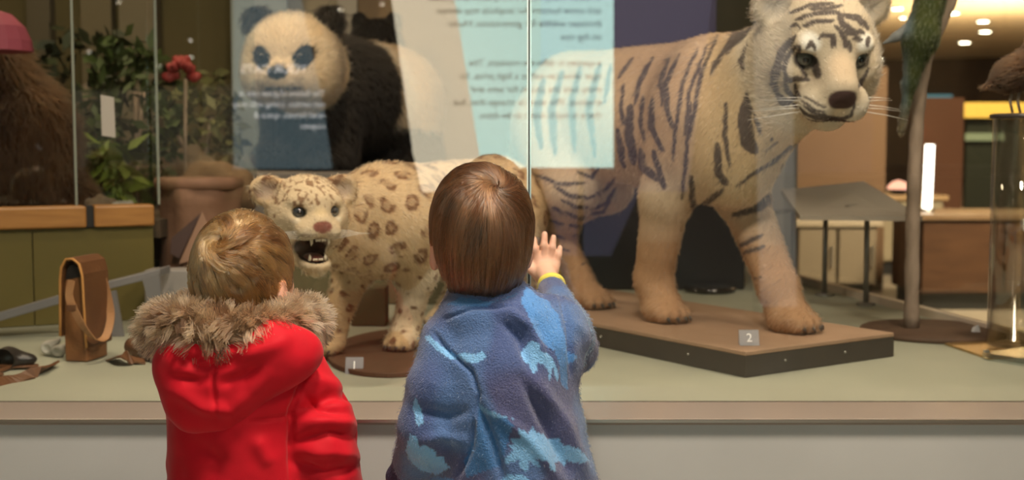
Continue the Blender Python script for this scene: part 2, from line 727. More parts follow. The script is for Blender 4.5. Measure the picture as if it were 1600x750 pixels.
# rear right pane with its foot rail
rp = struct(empty('trim_3', (1.155, 3.9, CZ)))
A, B = np.array([1.31, 3.1]), np.array([1.0, 4.7])
mid = (A + B) / 2; L = np.linalg.norm(B - A); ang = math.atan2(B[1] - A[1], B[0] - A[0])
box('foot_rail', (mid[0], mid[1], CZ + 0.012), (L, 0.03, 0.024), mat('pale_rail', (0.62, 0.52, 0.42), 0.4), rp, rz=ang)
struct(box('window_3', (mid[0], mid[1], 1.42), (L, 0.008, 1.72), M_GLASS2, rz=ang))

# ---------------- left: olive parapet wall with wooden rail and the diorama behind glass
wl = struct(empty('wall_left', (-1.6, 3.4, CZ)))
A, B = np.array([-2.2, 3.06]), np.array([-1.018, 3.618])
dirn = (B - A) / np.linalg.norm(B - A); L = np.linalg.norm(B - A); ang = math.atan2(dirn[1], dirn[0])
dirn_left = dirn.copy(); A_left = A.copy()
cuts = [0.0, 0.40, 0.72, 0.985, L]
for k in range(len(cuts) - 1):
    s0, s1 = cuts[k] + 0.0015, cuts[k + 1] - 0.0015
    c = A + dirn * (s0 + s1) / 2
    box('wall_panel', (c[0], c[1], 0.678), (s1 - s0, 0.03, 0.262), m_olive, wl, rz=ang)
px145 = 0.0
def along(xp):                     # distance along the wall for a pixel column
    d = ray(xp, 340); k = d[0] / d[1]
    return (k * A_left[1] - A_left[0]) / (dirn_left[0] - k * dirn_left[1])
s1, s2 = along(133), along(144.5)
for a0, b0 in ((0, s1), (s2, L)):
    c = A + dirn * (a0 + b0) / 2
    box('wood_rail', (c[0], c[1], 0.842), (b0 - a0, 0.07, 0.060), m_wood, wl, bev=0.006, rz=ang)
c = A + dirn * (s1 + s2) / 2
box('rail_gap_post', (c[0], c[1], 0.842), (s2 - s1, 0.05, 0.058), m_black, wl, rz=ang)
for xp in (118, 247):
    s = along(xp)
    c = A + dirn * s
    box('pane_edge', (c[0], c[1] + 0.01, 1.42), (0.006, 0.012, 1.1), mat('dull_glass_edge', (0.30, 0.33, 0.28), 0.2), wl, rz=ang)
for k, (a0, b0) in enumerate(((0, along(118)), (along(118), L - 0.004), (L - 0.004, L + 0.30))):
    c = A + dirn * (a0 + b0) / 2
    struct(box('window_%d' % (4 + k), (c[0], c[1] + 0.01, 1.43), (b0 - a0 - 0.008, 0.006, 1.1), M_GLASS2, rz=ang))

# diorama shell
dw = struct(empty('wall_back', (-1.7, 5.4, 0)))
box('diorama_back', (-2.1, 5.6, 1.2), (2.6, 0.06, 2.4), mat('diorama_olive', (0.10, 0.075, 0.028), 0.8, col2=(0.075, 0.06, 0.02), nscale=2), dw)
struct(box('floor_diorama', (-1.95, 4.58, 0.80), (1.9, 1.9, 0.05), mat('leaf_litter', (0.09, 0.06, 0.035), 0.9, col2=(0.05, 0.035, 0.02), nscale=20, bump=0.4, bscale=30)))
for k, xp in enumerate((60, 150, 215)):
    p = P(xp, 30, 5.5)
    box('pilaster', (p[0], 5.53, 1.4), (0.10 + 0.03 * k, 0.06, 1.8), mat('pilaster_beige%d' % k, ((0.10, 0.08, 0.05), (0.15, 0.12, 0.07), (0.17, 0.14, 0.09))[k], 0.8), dw)

# panels closing the case behind the animals
def back_panel(name, x0, x1, Y, z0, z1, material, yb=None):
    p0, p1 = P(x0, 200, Y), P(x1, 200, Y)
    return struct(box(name, ((p0[0] + p1[0]) / 2, Y, (z0 + z1) / 2), (p1[0] - p0[0], 0.03, z1 - z0), material))
back_panel('wall_1', 365, 452, 5.35, CZ, 2.2, mat('slate_blue_panel', (0.24, 0.27, 0.27), 0.7))
back_panel('wall_2', 452, 530, 5.45, CZ, 2.2, mat('taupe_panel', (0.25, 0.215, 0.15), 0.7))
back_panel('wall_3', 530, 560, 5.35, CZ, 2.2, mat('grey_fin', (0.28, 0.26, 0.22), 0.7))
back_panel('wall_4', 560, 850, 5.45, CZ, 2.2, mat('brown_panel', (0.22, 0.15, 0.08), 0.7))
back_panel('wall_5', 845, 1116, 5.35, CZ, 2.2, mat('violet_panel', (0.12, 0.11, 0.22), 0.6))
back_panel('wall_6', 1116, 1180, 5.40, CZ, 2.2, mat('dark_olive_panel', (0.085, 0.075, 0.04), 0.7))
back_panel('wall_7', 1180, 1246, 5.30, CZ, 2.2, mat('pale_column', (0.42, 0.40, 0.37), 0.6))
# raised rear platform
pf = struct(empty('trim_4', (-0.5, 4.3, CZ)))
a, b = P(372, 268, 4.25), P(610, 268, 4.25)
PZT = 0.945
box('platform_front', ((a[0] + b[0]) / 2 + 0.2, 4.86, (CZ + PZT) / 2), (b[0] - a[0] + 0.4, 1.16, PZT - CZ), mat('platform_grey', (0.20, 0.18, 0.165), 0.7), pf, bev=0.006)
a, b = P(800, 268, 4.25), P(1172, 268, 4.25)
box('platform_front', ((a[0] + b[0]) / 2, 4.82, (CZ + 0.915) / 2), (b[0] - a[0], 1.0, 0.915 - CZ), mat('platform_dark', (0.014, 0.012, 0.013), 0.4), pf, bev=0.006)

# ---------------- right: the hall beyond
struct(box('wall_right', (9.0, 31.0, 1.6), (30, 0.3, 3.3), m_darkbrown))
cl = []
for k in range(48):
    t = 2 * math.pi * k / 48
    cl.append((6.0 + 9.5 * math.cos(t), 19.6 + 10.4 * math.sin(t)))
struct(prism('ceiling_far', [(x, y, 2.9) for x, y in cl], [(x, y, 3.05) for x, y in cl], m_cream))
struct(box('trim_5', (8, 22, 3.3), (34, 24, 0.2), mat('upper_ceiling', (0.50, 0.40, 0.28), 0.8)))
struct(box('wall_front', (2, -37.2, 1.45), (44, 0.3, 3.0), mat('front_wall', (0.20, 0.155, 0.11), 0.8)))
M_LAMP = emit_mat('downlight_glow', (1.0, 0.88, 0.66), 30)
ring_m = mat('lamp_ring', (0.7, 0.65, 0.55), 0.4, 0.6)
def downlight(x, y, z, label, r=0.07):
    o = empty('downlight', (x, y, z))
    tag(o, label, 'ceiling lamp', 'downlights')
    lathe('lamp_ring', [(r * 1.35, 0.0), (r * 1.35, -0.02), (r * 1.05, -0.03), (r, -0.01)], (x, y, z), ring_m, o, 20)
    lathe('lamp_lens', [(r * 0.98, -0.012), (r * 0.9, -0.028), (r * 0.3, -0.034)], (x, y, z), M_LAMP, o, 20)
for (xp, yp), lb in zip(((1402, 13), (1490, 20), (1536, 33), (1539, 49), (1507, 66), (1448, 81), (1371, 92), (1411, 27)),
                    ('glowing downlight just right of the tiger\'s right-hand ear', 'downlight right of the parrot near the top edge',
                     'upper of two close downlights on the cream ceiling', 'lower of two close downlights on the cream ceiling',
                     'downlight near the ceiling rim left of the dark bird', 'downlight beside the tree fork under the parrot',
                     'lowest downlight, level with the tiger\'s eye', 'fainter downlight beside the parrot wing')):
    p = PZ(xp, yp, 2.885)
    downlight(p[0], p[1], 2.90, lb, 0.0045 * p[1] * (0.6 if 'fainter' in lb else 1))

# brown partition, yellow door frame with dark pane, cabinet, counters
bp0, bp1 = P(1216, 250, 9.0), P(1380, 250, 9.0)
struct(box('wall_8', ((bp0[0] + bp1[0]) / 2, 9.0, 0.75), (bp1[0] - bp0[0], 0.12, 1.62), m_brownwall))
bp0, bp1 = P(1425, 250, 12.0), P(1500, 250, 12.0)
struct(box('wall_9', ((bp0[0] + bp1[0]) / 2, 12.0, 0.7), (bp1[0] - bp0[0], 0.15, 1.5), mat('redbrown_wall', (0.20, 0.085, 0.045), 0.7)))
dr = struct(empty('door_1', P(1550, 300, 13)))
m_yel = mat('yellow_frame', (0.80, 0.52, 0.10), 0.5)
def pbox(name, x0, x1, y0, y1, Y, dep, material, parent, bev=0.0):
    a, b = P(x0, y1, Y), P(x1, y0, Y)
    return box(name, ((a[0] + b[0]) / 2, Y + dep / 2, (a[2] + b[2]) / 2), (b[0] - a[0], dep, b[2] - a[2]), material, parent, bev)
pbox('door_head', 1498, 1640, 160, 184, 13, 0.15, m_yel, dr)
pbox('door_jamb', 1498, 1504, 184, 300, 13, 0.15, m_yel, dr)
pbox('door_leaf', 1504, 1640, 184, 430, 13.1, 0.06, mat('dark_pane', (0.03, 0.032, 0.024), 0.25), dr)
pbox('door_sign', 1508, 1570, 208, 220, 13.04, 0.02, mat('pale_green_strip', (0.20, 0.25, 0.18), 0.6), dr)
bl = pbox('screen', 1446, 1488, 148, 166, 30.75, 0.1, emit_mat('cyan_screen_glow', (0.15, 0.35, 0.38), 0.7), None)
tag(bl, 'small blurred cyan screen glowing far behind the tree trunk', 'screen')
rl = pbox('red_lamp', 1436, 1443, 198, 212, 11.87, 0.055, emit_mat('red_glow', (0.9, 0.05, 0.02), 1.2), None, 0.02)
tag(rl, 'tiny red lamp left above the white light tube', 'lamp')
# light tube
lt = empty('tube_light', P(1450, 335, 8.15)); tag(lt, 'upright glowing white tube lamp behind the tree trunk', 'lamp')
tube('lamp_tube', [P(1448, 333, 8.15), P(1453, 226, 8.15)], 0.028, emit_mat('tube_glow', (1.0, 0.88, 0.74), 7), lt, 14)
pb = P(1448, 334, 8.15); pb[2] = P(1474, 334, 7.9)[2] + 0.0215
lathe('lamp_base', [(0.05, 0), (0.05, 0.015), (0.026, 0.02), (0.026, 0.035)], (pb[0], pb[1], pb[2] - 0.02), m_steel, lt, 20)
# counters
def cabinet(name, x0, x1, yt, Y, dep, top_m, body_m, label, cat):
    a, b = P(x0, yt, Y), P(x1, yt, Y)
    o = empty(name, ((a[0] + b[0]) / 2, Y + dep / 2, 0))
    tag(o, label, cat)
    cx, w = (a[0] + b[0]) / 2, b[0] - a[0]
    box('worktop', (cx, Y + dep / 2, a[2] - 0.02), (w + 0.06, dep + 0.06, 0.04), top_m, o, 0.006)
    h = a[2] - 0.04
    box('plinth', (cx, Y + dep / 2, 0.05), (w - 0.06, dep - 0.06, 0.1), m_black, o)
    n = max(2, int(w / 0.6))
    box('carcass', (cx, Y + dep / 2 + 0.01, 0.1 + (h - 0.1) / 2), (w, dep - 0.03, h - 0.1), body_m, o)
    for i in range(n):
        xx = cx - w / 2 + w * (i + 0.5) / n
        d = box('door', (xx, Y - 0.004, 0.1 + (h - 0.1) / 2), (w / n - 0.02, 0.018, h - 0.13), body_m, o, 0.004)
        box('handle', (xx + w / n * 0.35, Y - 0.022, 0.6 * h), (0.015, 0.02, 0.14), m_steel, d)
    return o
m_cab = mat('cabinet_brown', (0.10, 0.045, 0.02), 0.5, col2=(0.075, 0.033, 0.015), nscale=5, stretch=(1, 1, 6))
m_top = mat('warm_counter_top', (0.55, 0.36, 0.19), 0.4)
cabinet('cabinet', 1440, 1700, 334, 7.9, 0.6, mat('dark_counter', (0.22, 0.14, 0.08), 0.4), m_cab, 'dark brown wooden cabinet counter behind the tree trunk and acrylic column', 'cabinet')
cabinet('counter', 1370, 1475, 305, 10.0, 0.7, m_top, mat('pale_counter_front', (0.40, 0.33, 0.22), 0.6), 'pale lit counter far behind the sloped reading panel', 'counter')
cabinet('bench', 1246, 1372, 345, 8.4, 0.3, mat('bench_top', (0.40, 0.33, 0.24), 0.5), mat('bench_front', (0.24, 0.19, 0.13), 0.6), 'low beige storage bench beyond the legs of the reading panel', 'bench')
for k, (xp, yp, Y, c, s, lb) in enumerate(((1404, 292, 10.2, (1.0, 0.45, 0.30), 2.0, 'orange glowing lamp dome on the far counter'), (1421, 290, 10.1, (0.15, 0.15, 1.0), 2.5, 'small blue glowing lamp on the far counter'),
                         (1276, 292, 8.55, (1.0, 0.75, 0.4), 3.0, 'warm glowing lamp dome behind the left end of the reading panel'))):
    p = P(xp, yp, Y)
    if k < 2: p[2] = P(1400, 305, 10.0)[2] + (0.09, 0.02)[k] + 0.021
    r = (0.09, 0.02, 0.035)[k]
    o = empty('counter_lamp', (p[0], p[1], p[2] - r)); tag(o, lb, 'lamp')
    lathe('lamp_dome', [(r, 0.02), (r * 0.9, r * 0.5), (r * 0.55, r * 0.85), (r * 0.1, r)], (p[0], p[1], p[2] - r), emit_mat('dome_glow%d' % k, c, s), o, 20)
    zb = 0.02
    lathe('lamp_foot', [(r * 0.6, -0.02 if k < 2 else -(p[2] - r - P(1260, 345, 8.4)[2]) + 0.001), (r * 0.6, 0.0), (r * 0.9, 0.005), (r * 0.9, 0.02)], (p[0], p[1], p[2] - r), m_black, o, 20)

# ---------------- behind the camera: lit text boards that the panes mirror
def mirror_pt(x, y, Yv):
    v = P(x, y, Yv)
    return (v[0], 2 * GY - Yv, v[2])
def board(name, poly_px, Yv, material, label, thick=0.03):
    pts = [mirror_pt(x, y, Yv) for x, y in poly_px]
    c = np.mean(np.array(pts), 0)
    o = empty(name, (c[0], c[1], 0))
    tag(o, label, 'sign board')
    prism('lit_face', pts, [(p[0], p[1] - thick, p[2]) for p in pts], material, o)
    lo = min(p[2] for p in pts); xs = [p[0] for p in pts]
    if lo > 0.05:
        for fx in (0.2, 0.8):
            xx = min(xs) + fx * (max(xs) - min(xs))
            box('stand_leg', (xx, c[1] - 0.05, (lo + 0.15) / 2), (0.03, 0.02, lo + 0.15), m_black, o)
    return o
ROT = (math.pi / 2, 0, math.pi)
def sign_text(parent, lines, x, y, Yv, size_px, step, material, slant=0.0):
    for i, ln in enumerate(lines):
        if not ln: continue
        q = mirror_pt(x, y + i * step, Yv)
        text_obj('lettering', ln, (q[0], q[1] + 0.003, q[2]), size_px / F_PX * Yv * 1.35, material, parent, ROT, 'LEFT')
m_teal = emit_mat('backlit_teal', (0.60, 0.92, 0.83), 5.6)
m_crm = emit_mat('backlit_cream', (0.86, 0.76, 0.56), 4.8)
m_blue = emit_mat('backlit_slate', (0.30, 0.42, 0.46), 1.25)
m_ink = mat('sign_ink', (0.05, 0.16, 0.22), 0.6)
b1 = board('sign_board', [(704, -40), (959, -40), (959, 262), (752, 262)], 6.5, m_teal, 'teal backlit text board mirrored in the glass above the boy in blue')
sign_text(b1, ['animals, to our world and beyond. It will', 'threaten many more wild species and places,', 'and some hunters for trophies may always', 'threaten wildlife for generations. Hunts', 'on big cats', '', 'a species in different markets. The', 'tiger skins can sell at a high price. So', 'many cats are caught for pets and', 'trophies. We want to change that, but', 'there is much more to be done'],
          940, -20, 6.5, 11, 20.5, m_ink)
b2 = board('sign_board', [(606, -40), (704, -40), (752, 262), (752, 300), (659, 300), (645, 240), (620, 60)], 6.60, m_crm, 'cream backlit panel mirrored in the glass over the rump of the panda')
b3 = board('sign_board', [(364, -40), (462, -40), (505, 173), (518, 264), (364, 264)], 6.6, m_blue, 'slate blue sign with white lettering mirrored in the glass over the panda')
m_wt = emit_mat('white_lettering', (0.9, 0.88, 0.86), 4.2)
sign_text(b3, ['YOUR CATS'], 480, 114, 6.6, 14, 18, m_wt)
sign_text(b3, ['The future of great cats is', 'not certain. Living wild they', 'need forests, space &', 'respect'], 508, 150, 6.6, 9.5, 17, m_wt)
b4 = board('sign_board', [(962, -40), (1118, -40), (1075, 300), (1000, 300), (955, 400), (880, 400), (840, 262), (962, 262)], 6.7, emit_mat('backlit_violet', (0.24, 0.23, 0.38), 0.62), 'dim violet panel mirrored in the glass over the tiger\'s flank')
b5 = board('sign_board', [(1176, -40), (1236, -40), (1246, 480), (1190, 480)], 6.7, emit_mat('backlit_pale', (0.62, 0.60, 0.55), 0.75), 'narrow pale banner mirrored in the glass over the tiger\'s near ear')
for (xp, yp, Y), lb in zip(((460, 11, 16.5), (532, 14, 15.5), (597, 5, 17), (250, 103, 23), (298, 62, 19.5), (185, 2, 15.5), (300, 88, 27), (842, 8, 16), (698, 10, 17), (138, 80, 24)),
                   ('mirrored downlight shining above the panda\'s head', 'mirrored downlight right of the panda\'s forehead', 'mirrored downlight near the top edge by the cream board', 'mirrored downlight on the edge of the diorama pane', 'mirrored downlight over the red shape in the diorama', 'mirrored downlight at the top edge over the diorama', 'mirrored downlight low over the diorama rocks', 'mirrored downlight beside the glass joint at the top', 'mirrored downlight in the cream board', 'mirrored faint downlight left of the paper note')):
    v = PZ(xp, yp, 2.885)
    downlight(v[0], 2 * GY - v[1], 2.90, lb, 0.0018 * v[1])

# ================================================================== ANIMALS
M_FURSKIN = mat('fur_skin', (0.5, 0.4, 0.3), 0.85, attr='col', spec=0.15, bump=0.25, bscale=220)
M_FUR = hair_mat('fur_strands', 0.55, 0.7)
m_eye = mat('glass_eye', (0.10, 0.10, 0.10), 0.05, spec=0.8, coat=1.0)
m_pupil = mat('pupil', (0.005, 0.005, 0.006), 0.05, coat=1.0)
m_tooth = mat('tooth', (0.80, 0.72, 0.55), 0.3)
m_gum = mat('mouth_flesh', (0.17, 0.04, 0.035), 0.35, col2=(0.10, 0.03, 0.03), nscale=30)
m_claw = mat('claw', (0.06, 0.045, 0.035), 0.35)


def local_frame(O, fwd):
    f = np.array([fwd[0], fwd[1], 0.0]); f /= np.linalg.norm(f)
    l = np.array([-f[1], f[0], 0.0])
    R = np.stack([f, l, np.array([0, 0, 1.0])], 1)
    O = np.array(O, float)
    return (lambda p: O + np.asarray(p) @ R.T), R


def paw(f, c, yaw, s, k=0.012):
    """paw resting on the ground at local c=(u,v,0); yaw of toes; s = half width"""
    ca, sa = math.cos(yaw), math.sin(yaw)
    def q(a, b, z):
        return (c[0] + a * ca - b * sa, c[1] + a * sa + b * ca, c[2] + z)
    f.ell(q(0.1 * s, 0, 0.55 * s), (1.15 * s, 0.95 * s, 0.62 * s), k * 1.5)
    for b in (-0.66, -0.24, 0.24, 0.66):
        a = 1.0 - 0.45 * abs(b)
        f.ell(q(a * s, b * s, 0.40 * s), (0.52 * s, 0.27 * s, 0.40 * s), k * 0.35)
    return [q((1.5 - 0.45 * abs(b)) * s, b * s, 0.24 * s) for b in (-0.66, -0.24, 0.24, 0.66)]


def eyeball(parent, R, c, r, iris, fwd):
    e = uv_sphere('eye', c, (r, r, r), mat('eye_' + iris[0], iris[1], 0.05, coat=1.0), parent, 18, 12)
    fwd = np.array(fwd) / np.linalg.norm(fwd)
    uv_sphere('pupil', np.array(c) + fwd * r * 0.72, (r * 0.45, r * 0.45, r * 0.45), m_pupil, e, 12, 8)
    return e


# ------------------------------------------------------------------ white tiger
TZ = 0.603
T_O = np.array([0.50, 3.10, TZ]); T_D = np.array([0.558, -0.829])
TW, TR = local_frame(T_O, T_D)
hc = np.array([0.290, 0.028, 0.650])                # head centre in the tiger's frame
hyaw, hpit = math.radians(-30), math.radians(-24)
HS = 1.10
Hf = np.array([math.cos(hpit) * math.cos(hyaw), math.cos(hpit) * math.sin(hyaw), math.sin(hpit)])
HR = rotmat(Hf)
def H(a, b, c):
    return hc + HR @ (np.array([a, b, c], float) * HS)
tf = Field((-0.98, -0.27, -0.02), (0.60, 0.28, 0.86), 0.0045)
# trunk
tf.ell((-0.02, 0, 0.485), (0.17, 0.135, 0.185), 0.05)
tf.ell((-0.22, 0, 0.49), (0.22, 0.135, 0.165), 0.08)
tf.ell((-0.42, 0, 0.50), (0.22, 0.130, 0.155), 0.08)
tf.ell((-0.60, 0, 0.515), (0.165, 0.128, 0.16), 0.06)
tf.cone((-0.02, 0, 0.62), (-0.60, 0, 0.615), 0.065, 0.065, 0.07)
tf.ell((0.06, 0, 0.41), (0.10, 0.09, 0.12), 0.06)
# neck
tf.cone((-0.0, 0, 0.555), tuple(hc + np.array([-0.05, 0, -0.01])), 0.125, 0.10, 0.06)
tf.cone((0.05, 0, 0.46), tuple(hc + np.array([-0.01, 0, -0.08])), 0.105, 0.075, 0.06)
# shoulders and front legs
FR, FL = np.array([-0.12, -0.071, 0]), np.array([0.175, 0.066, 0])
for sgn, ft in ((-1, FR), (1, FL)):
    sh = np.array([-0.01, sgn * 0.085, 0.50])
    el = np.array([-0.07 + 0.25 * (ft[0] + 0.05), sgn * 0.09, 0.315])
    wr = np.array([ft[0] - 0.035, ft[1], 0.10])
    tf.ell(sh, (0.095, 0.055, 0.15), 0.05)
    tf.cone(sh, el, 0.085, 0.062, 0.05)
    tf.cone(el, wr, 0.058, 0.046, 0.03)
    tf.cone(wr, ft + np.array([0, 0, 0.035]), 0.046, 0.046, 0.02)
clawsT = paw(tf, FR, math.radians(0), 0.052) + paw(tf, FL, math.radians(10), 0.055)
# hind legs
HRt, HLt = np.array([-0.43, -0.06, 0]), np.array([-0.74, 0.075, 0])
for sgn, ft in ((-1, HRt), (1, HLt)):
    hip = np.array([-0.60, sgn * 0.075, 0.48])
    kn = np.array([(-0.47 if sgn < 0 else -0.56), sgn * 0.095, 0.32])
    hk = np.array([ft[0] - 0.135, ft[1], 0.175])
    tf.ell(hip + np.array([0.03, 0, -0.04]), (0.13, 0.065, 0.16), 0.05)
    tf.cone(hip, kn, 0.105, 0.075, 0.05)
    tf.cone(kn, hk, 0.066, 0.040, 0.03)
    tf.cone(hk, ft + np.array([-0.02, 0, 0.04]), 0.037, 0.038, 0.02)
    clawsT += paw(tf, ft, 0, 0.050)
# tail
tail = spline([(-0.74, 0, 0.58), (-0.84, 0.0, 0.48), (-0.88, 0.02, 0.33), (-0.90, 0.05, 0.20)], 4)
for i in range(len(tail) - 1):
    tf.cone(tail[i], tail[i + 1], 0.030, 0.028, 0.02)
# head
tf.ell(H(-0.02, 0, 0.015), (0.115 * HS, 0.108 * HS, 0.105 * HS), 0.03, HR)
tf.ell(H(0.03, 0, 0.055), (0.085 * HS, 0.075 * HS, 0.06 * HS), 0.03, HR)
for s in (-1, 1):
    tf.ell(H(-0.01, s * 0.075, -0.045), (0.075 * HS, 0.055 * HS, 0.085 * HS), 0.03, HR)      # ruff
    tf.ell(H(0.080, s * 0.052, 0.041), (0.03 * HS, 0.03 * HS, 0.022 * HS), 0.02, HR)           # brow
    tf.ell(H(0.125, s * 0.032, -0.062), (0.052 * HS, 0.037 * HS, 0.038 * HS), 0.015, HR)      # whisker pads
    tf.ell(H(0.045, s * 0.07, -0.02), (0.05 * HS, 0.035 * HS, 0.035 * HS), 0.025, HR)         # cheek bone
    # ears
    tf.ell(H(-0.035, s * 0.096, 0.082), (0.022 * HS, 0.048 * HS, 0.050 * HS), 0.018, HR)
tf.cone(H(0.06, 0, 0.035), H(0.155, 0, -0.022), 0.042 * HS, 0.034 * HS, 0.03)           # nose bridge
tf.ell(H(0.085, 0, -0.105), (0.055 * HS, 0.042 * HS, 0.030 * HS), 0.02, HR)                   # chin
for s in (-1, 1):
    tf.ell(H(-0.010, s * 0.100, 0.086), (0.018 * HS, 0.030 * HS, 0.034 * HS), 0.008, HR, sub=True)
    tf.ell(H(0.098, s * 0.056, 0.012), (0.018 * HS, 0.021 * HS, 0.015 * HS), 0.008, HR, sub=True)
V, Q = tf.mesh()
V = smooth_verts(V, Q, 2)
TV = V                                             # local
Wv = TW(V); N = vnormals(Wv, Q)
# coat
hl = (V - hc) @ HR / HS                             # head frame coordinates
inhead = np.exp(-np.maximum(0, np.linalg.norm(hl / np.array([0.2, 0.16, 0.17]), axis=1) - 1) * 12)
u, v, w = V.T
col = lerp((0.45, 0.30, 0.19), (0.54, 0.38, 0.24), noise3(V, 9))
white = np.array([0.66, 0.58, 0.45])
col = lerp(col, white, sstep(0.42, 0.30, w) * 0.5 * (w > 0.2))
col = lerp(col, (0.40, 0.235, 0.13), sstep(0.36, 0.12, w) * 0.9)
col = lerp(col, (0.58, 0.46, 0.27), sstep(0.0, 0.15, u) * (w > 0.3) * 0.5)
col = lerp(col, (0.60, 0.51, 0.38), inhead * 0.9)
px = to_px(Wv)
vis = np.sum(N * (CAM - Wv), 1) > 0
def zt(pl, x0, y0, k):                             # crop coordinates -> frame coordinates
    return [(x0 + a * k, y0 + b * k) for a, b in pl]
fk = 0.32
face = [([(300, 60), (400, 20), (520, 10)], 9), ([(330, 92), (420, 62), (520, 52), (560, 70)], 10), ([(372, 120), (440, 97), (520, 96)], 9),
        ([(400, 38), (480, 36), (560, 20)], 8), ([(540, 70), (560, 110), (600, 140), (655, 160)], 14), ([(560, 68), (640, 80), (662, 120)], 13),
        ([(440, 185), (470, 160), (520, 170), (525, 225)], 9), ([(510, 180), (512, 232)], 9), ([(548, 140), (575, 190), (568, 225)], 11), ([(590, 190), (597, 245)], 9),
        ([(610, 185), (660, 186)], 9), ([(640, 140), (672, 162)], 10), ([(382, 232), (408, 200), (424, 236)], 9), ([(520, 120), (560, 150), (640, 165)], 8),
        ([(330, 170), (262, 250), (236, 330), (226, 400), (242, 455)], 17), ([(340, 212), (292, 272), (276, 332), (290, 390), (332, 378), (402, 384)], 10),
        ([(280, 392), (286, 432), (332, 472), (300, 492)], 10), ([(350, 212), (344, 292), (372, 352), (385, 370)], 10), ([(240, 452), (272, 492), (312, 492)], 17),
        ([(330, 400), (335, 440), (360, 470)], 8), ([(370, 462), (430, 502), (480, 520)], 5), ([(360, 482), (420, 532), (480, 545)], 5), ([(372, 512), (430, 552), (520, 566)], 6),
        ([(350, 520), (372, 545), (430, 572), (540, 574), (600, 560), (622, 500)], 8), ([(690, 330), (652, 390), (640, 420)], 9), 
        ([(690, 170), (680, 230)], 9), ([(660, 90), (690, 140)], 9), ([(300, 130), (330, 110), (360, 140)], 6)]
body = [([(180, 180), (130, 245)], 7), ([(240, 180), (200, 252), (182, 330)], 9), ([(170, 330), (165, 420), (182, 512)], 18), ([(240, 305), (235, 400), (272, 472)], 12),
        ([(200, 460), (210, 522), (252, 562)], 16), ([(240, 470), (262, 542), (276, 592)], 13), ([(130, 400), (142, 480), (150, 522)], 12), ([(292, 180), (265, 252), (270, 332)], 9),
        ([(322, 170), (280, 262), (285, 342), (302, 402)], 10), ([(382, 150), (332, 262), (312, 402), (302, 502)], 8), ([(412, 140), (352, 290), (342, 422)], 7), ([(360, 320), (346, 482), (332, 622)], 8),
        ([(442, 110), (392, 232), (372, 332), (352, 442)], 8), ([(502, 90), (442, 192), (422, 232)], 9), ([(542, 60), (492, 132), (470, 170)], 10), ([(560, 75), (482, 152)], 9), ([(540, 130), (515, 190), (520, 220)], 8),
        ([(470, 320), (465, 422), (482, 522)], 9), ([(440, 450), (446, 542), (470, 577)], 16), ([(360, 550), (366, 642), (386, 656), (422, 622), (462, 590)], 13),
        ([(550, 272), (526, 370), (536, 442), (562, 476)], 28), ([(645, 585), (562, 652), (490, 672)], 14), ([(692, 440), (622, 502), (552, 542), (502, 582)], 8), ([(720, 382), (702, 452), (642, 522)], 6),
        ([(570, 300), (562, 360), (575, 420)], 9), ([(640, 400), (610, 440)], 8), ([(150, 260), (140, 330), (150, 390)], 8), ([(210, 300), (200, 380), (215, 440)], 9)]
legs = [([(760, 215), (855, 168)], 14), ([(775, 240), (862, 212)], 12), ([(740, 92), (832, 70), (922, 18)], 14), ([(810, 340), (850, 335)], 6), ([(548, 190), (562, 180)], 7)]
hind = [([(150, 90), (280, 140), (392, 130)], 11), ([(250, 150), (322, 192), (402, 202)], 12), ([(280, 210), (352, 242), (402, 240)], 12), ([(300, 262), (362, 292), (396, 285)], 11),
        ([(310, 322), (382, 330)], 10), ([(330, 372), (392, 360)], 9), ([(402, 200), (482, 160), (522, 110)], 10), ([(412, 252), (482, 222), (526, 150)], 10), ([(412, 272), (470, 262), (502, 210)], 9),
        ([(240, 240), (290, 270)], 9), ([(220, 300), (290, 320)], 9), ([(230, 360), (300, 385)], 9), ([(250, 420), (320, 440)], 8), ([(370, 500), (412, 482)], 5), ([(350, 80), (420, 110), (450, 60)], 10)]
rump = [([(850, 122), (838, 180), (846, 232)], 9), ([(880, 110), (862, 170), (868, 242)], 9), ([(908, 104), (893, 162), (898, 236)], 8), ([(938, 100), (920, 170), (930, 245)], 8), ([(955, 100), (945, 160)], 6)]
ishead = (np.linalg.norm((hl - np.array([0.04, 0, 0.0])) / np.array([0.17, 0.15, 0.20]), axis=1) < 1.05)
stripe = np.zeros(len(V))
warp = np.stack([noise3(V, 60, 1), noise3(V, 60, 2)], 1) - 0.5
def strokes(lst, x0, y0, k, sel, wk=1.0):
    idx = np.flatnonzero(sel)
    q = px[idx] + warp[idx] * 3.0
    for pl, wd in lst:
        d, t = seg_dist(q, zt(pl, x0, y0, k))
        half = wd * k * 0.5 * wk * (0.45 + 0.9 * np.sqrt(np.clip(4 * t * (1 - t), 0, 1)))
        stripe[idx] = np.maximum(stripe[idx], sstep(half + 1.0, half - 0.8, d))
strokes(face, 1137, 2, fk, vis & ishead, 1.9)
trunk = vis & ~ishead
strokes(body, 900, 0, 0.5, trunk, 1.25)
strokes(legs, 850, 300, 0.4, trunk)
strokes(hind, 780, 240, 0.3465, trunk, 1.25)
strokes([(p, q2) for p, q2 in rump], 0, 0, 1.0, trunk)
strokes([([(110, 400), (76, 520), (70, 622), (100, 702), (132, 742)], 26), ([(150, 330), (130, 482), (140, 622), (162, 662)], 8), ([(290, 600), (250, 682), (160, 742)], 9)], 1140, 0, fk, trunk)
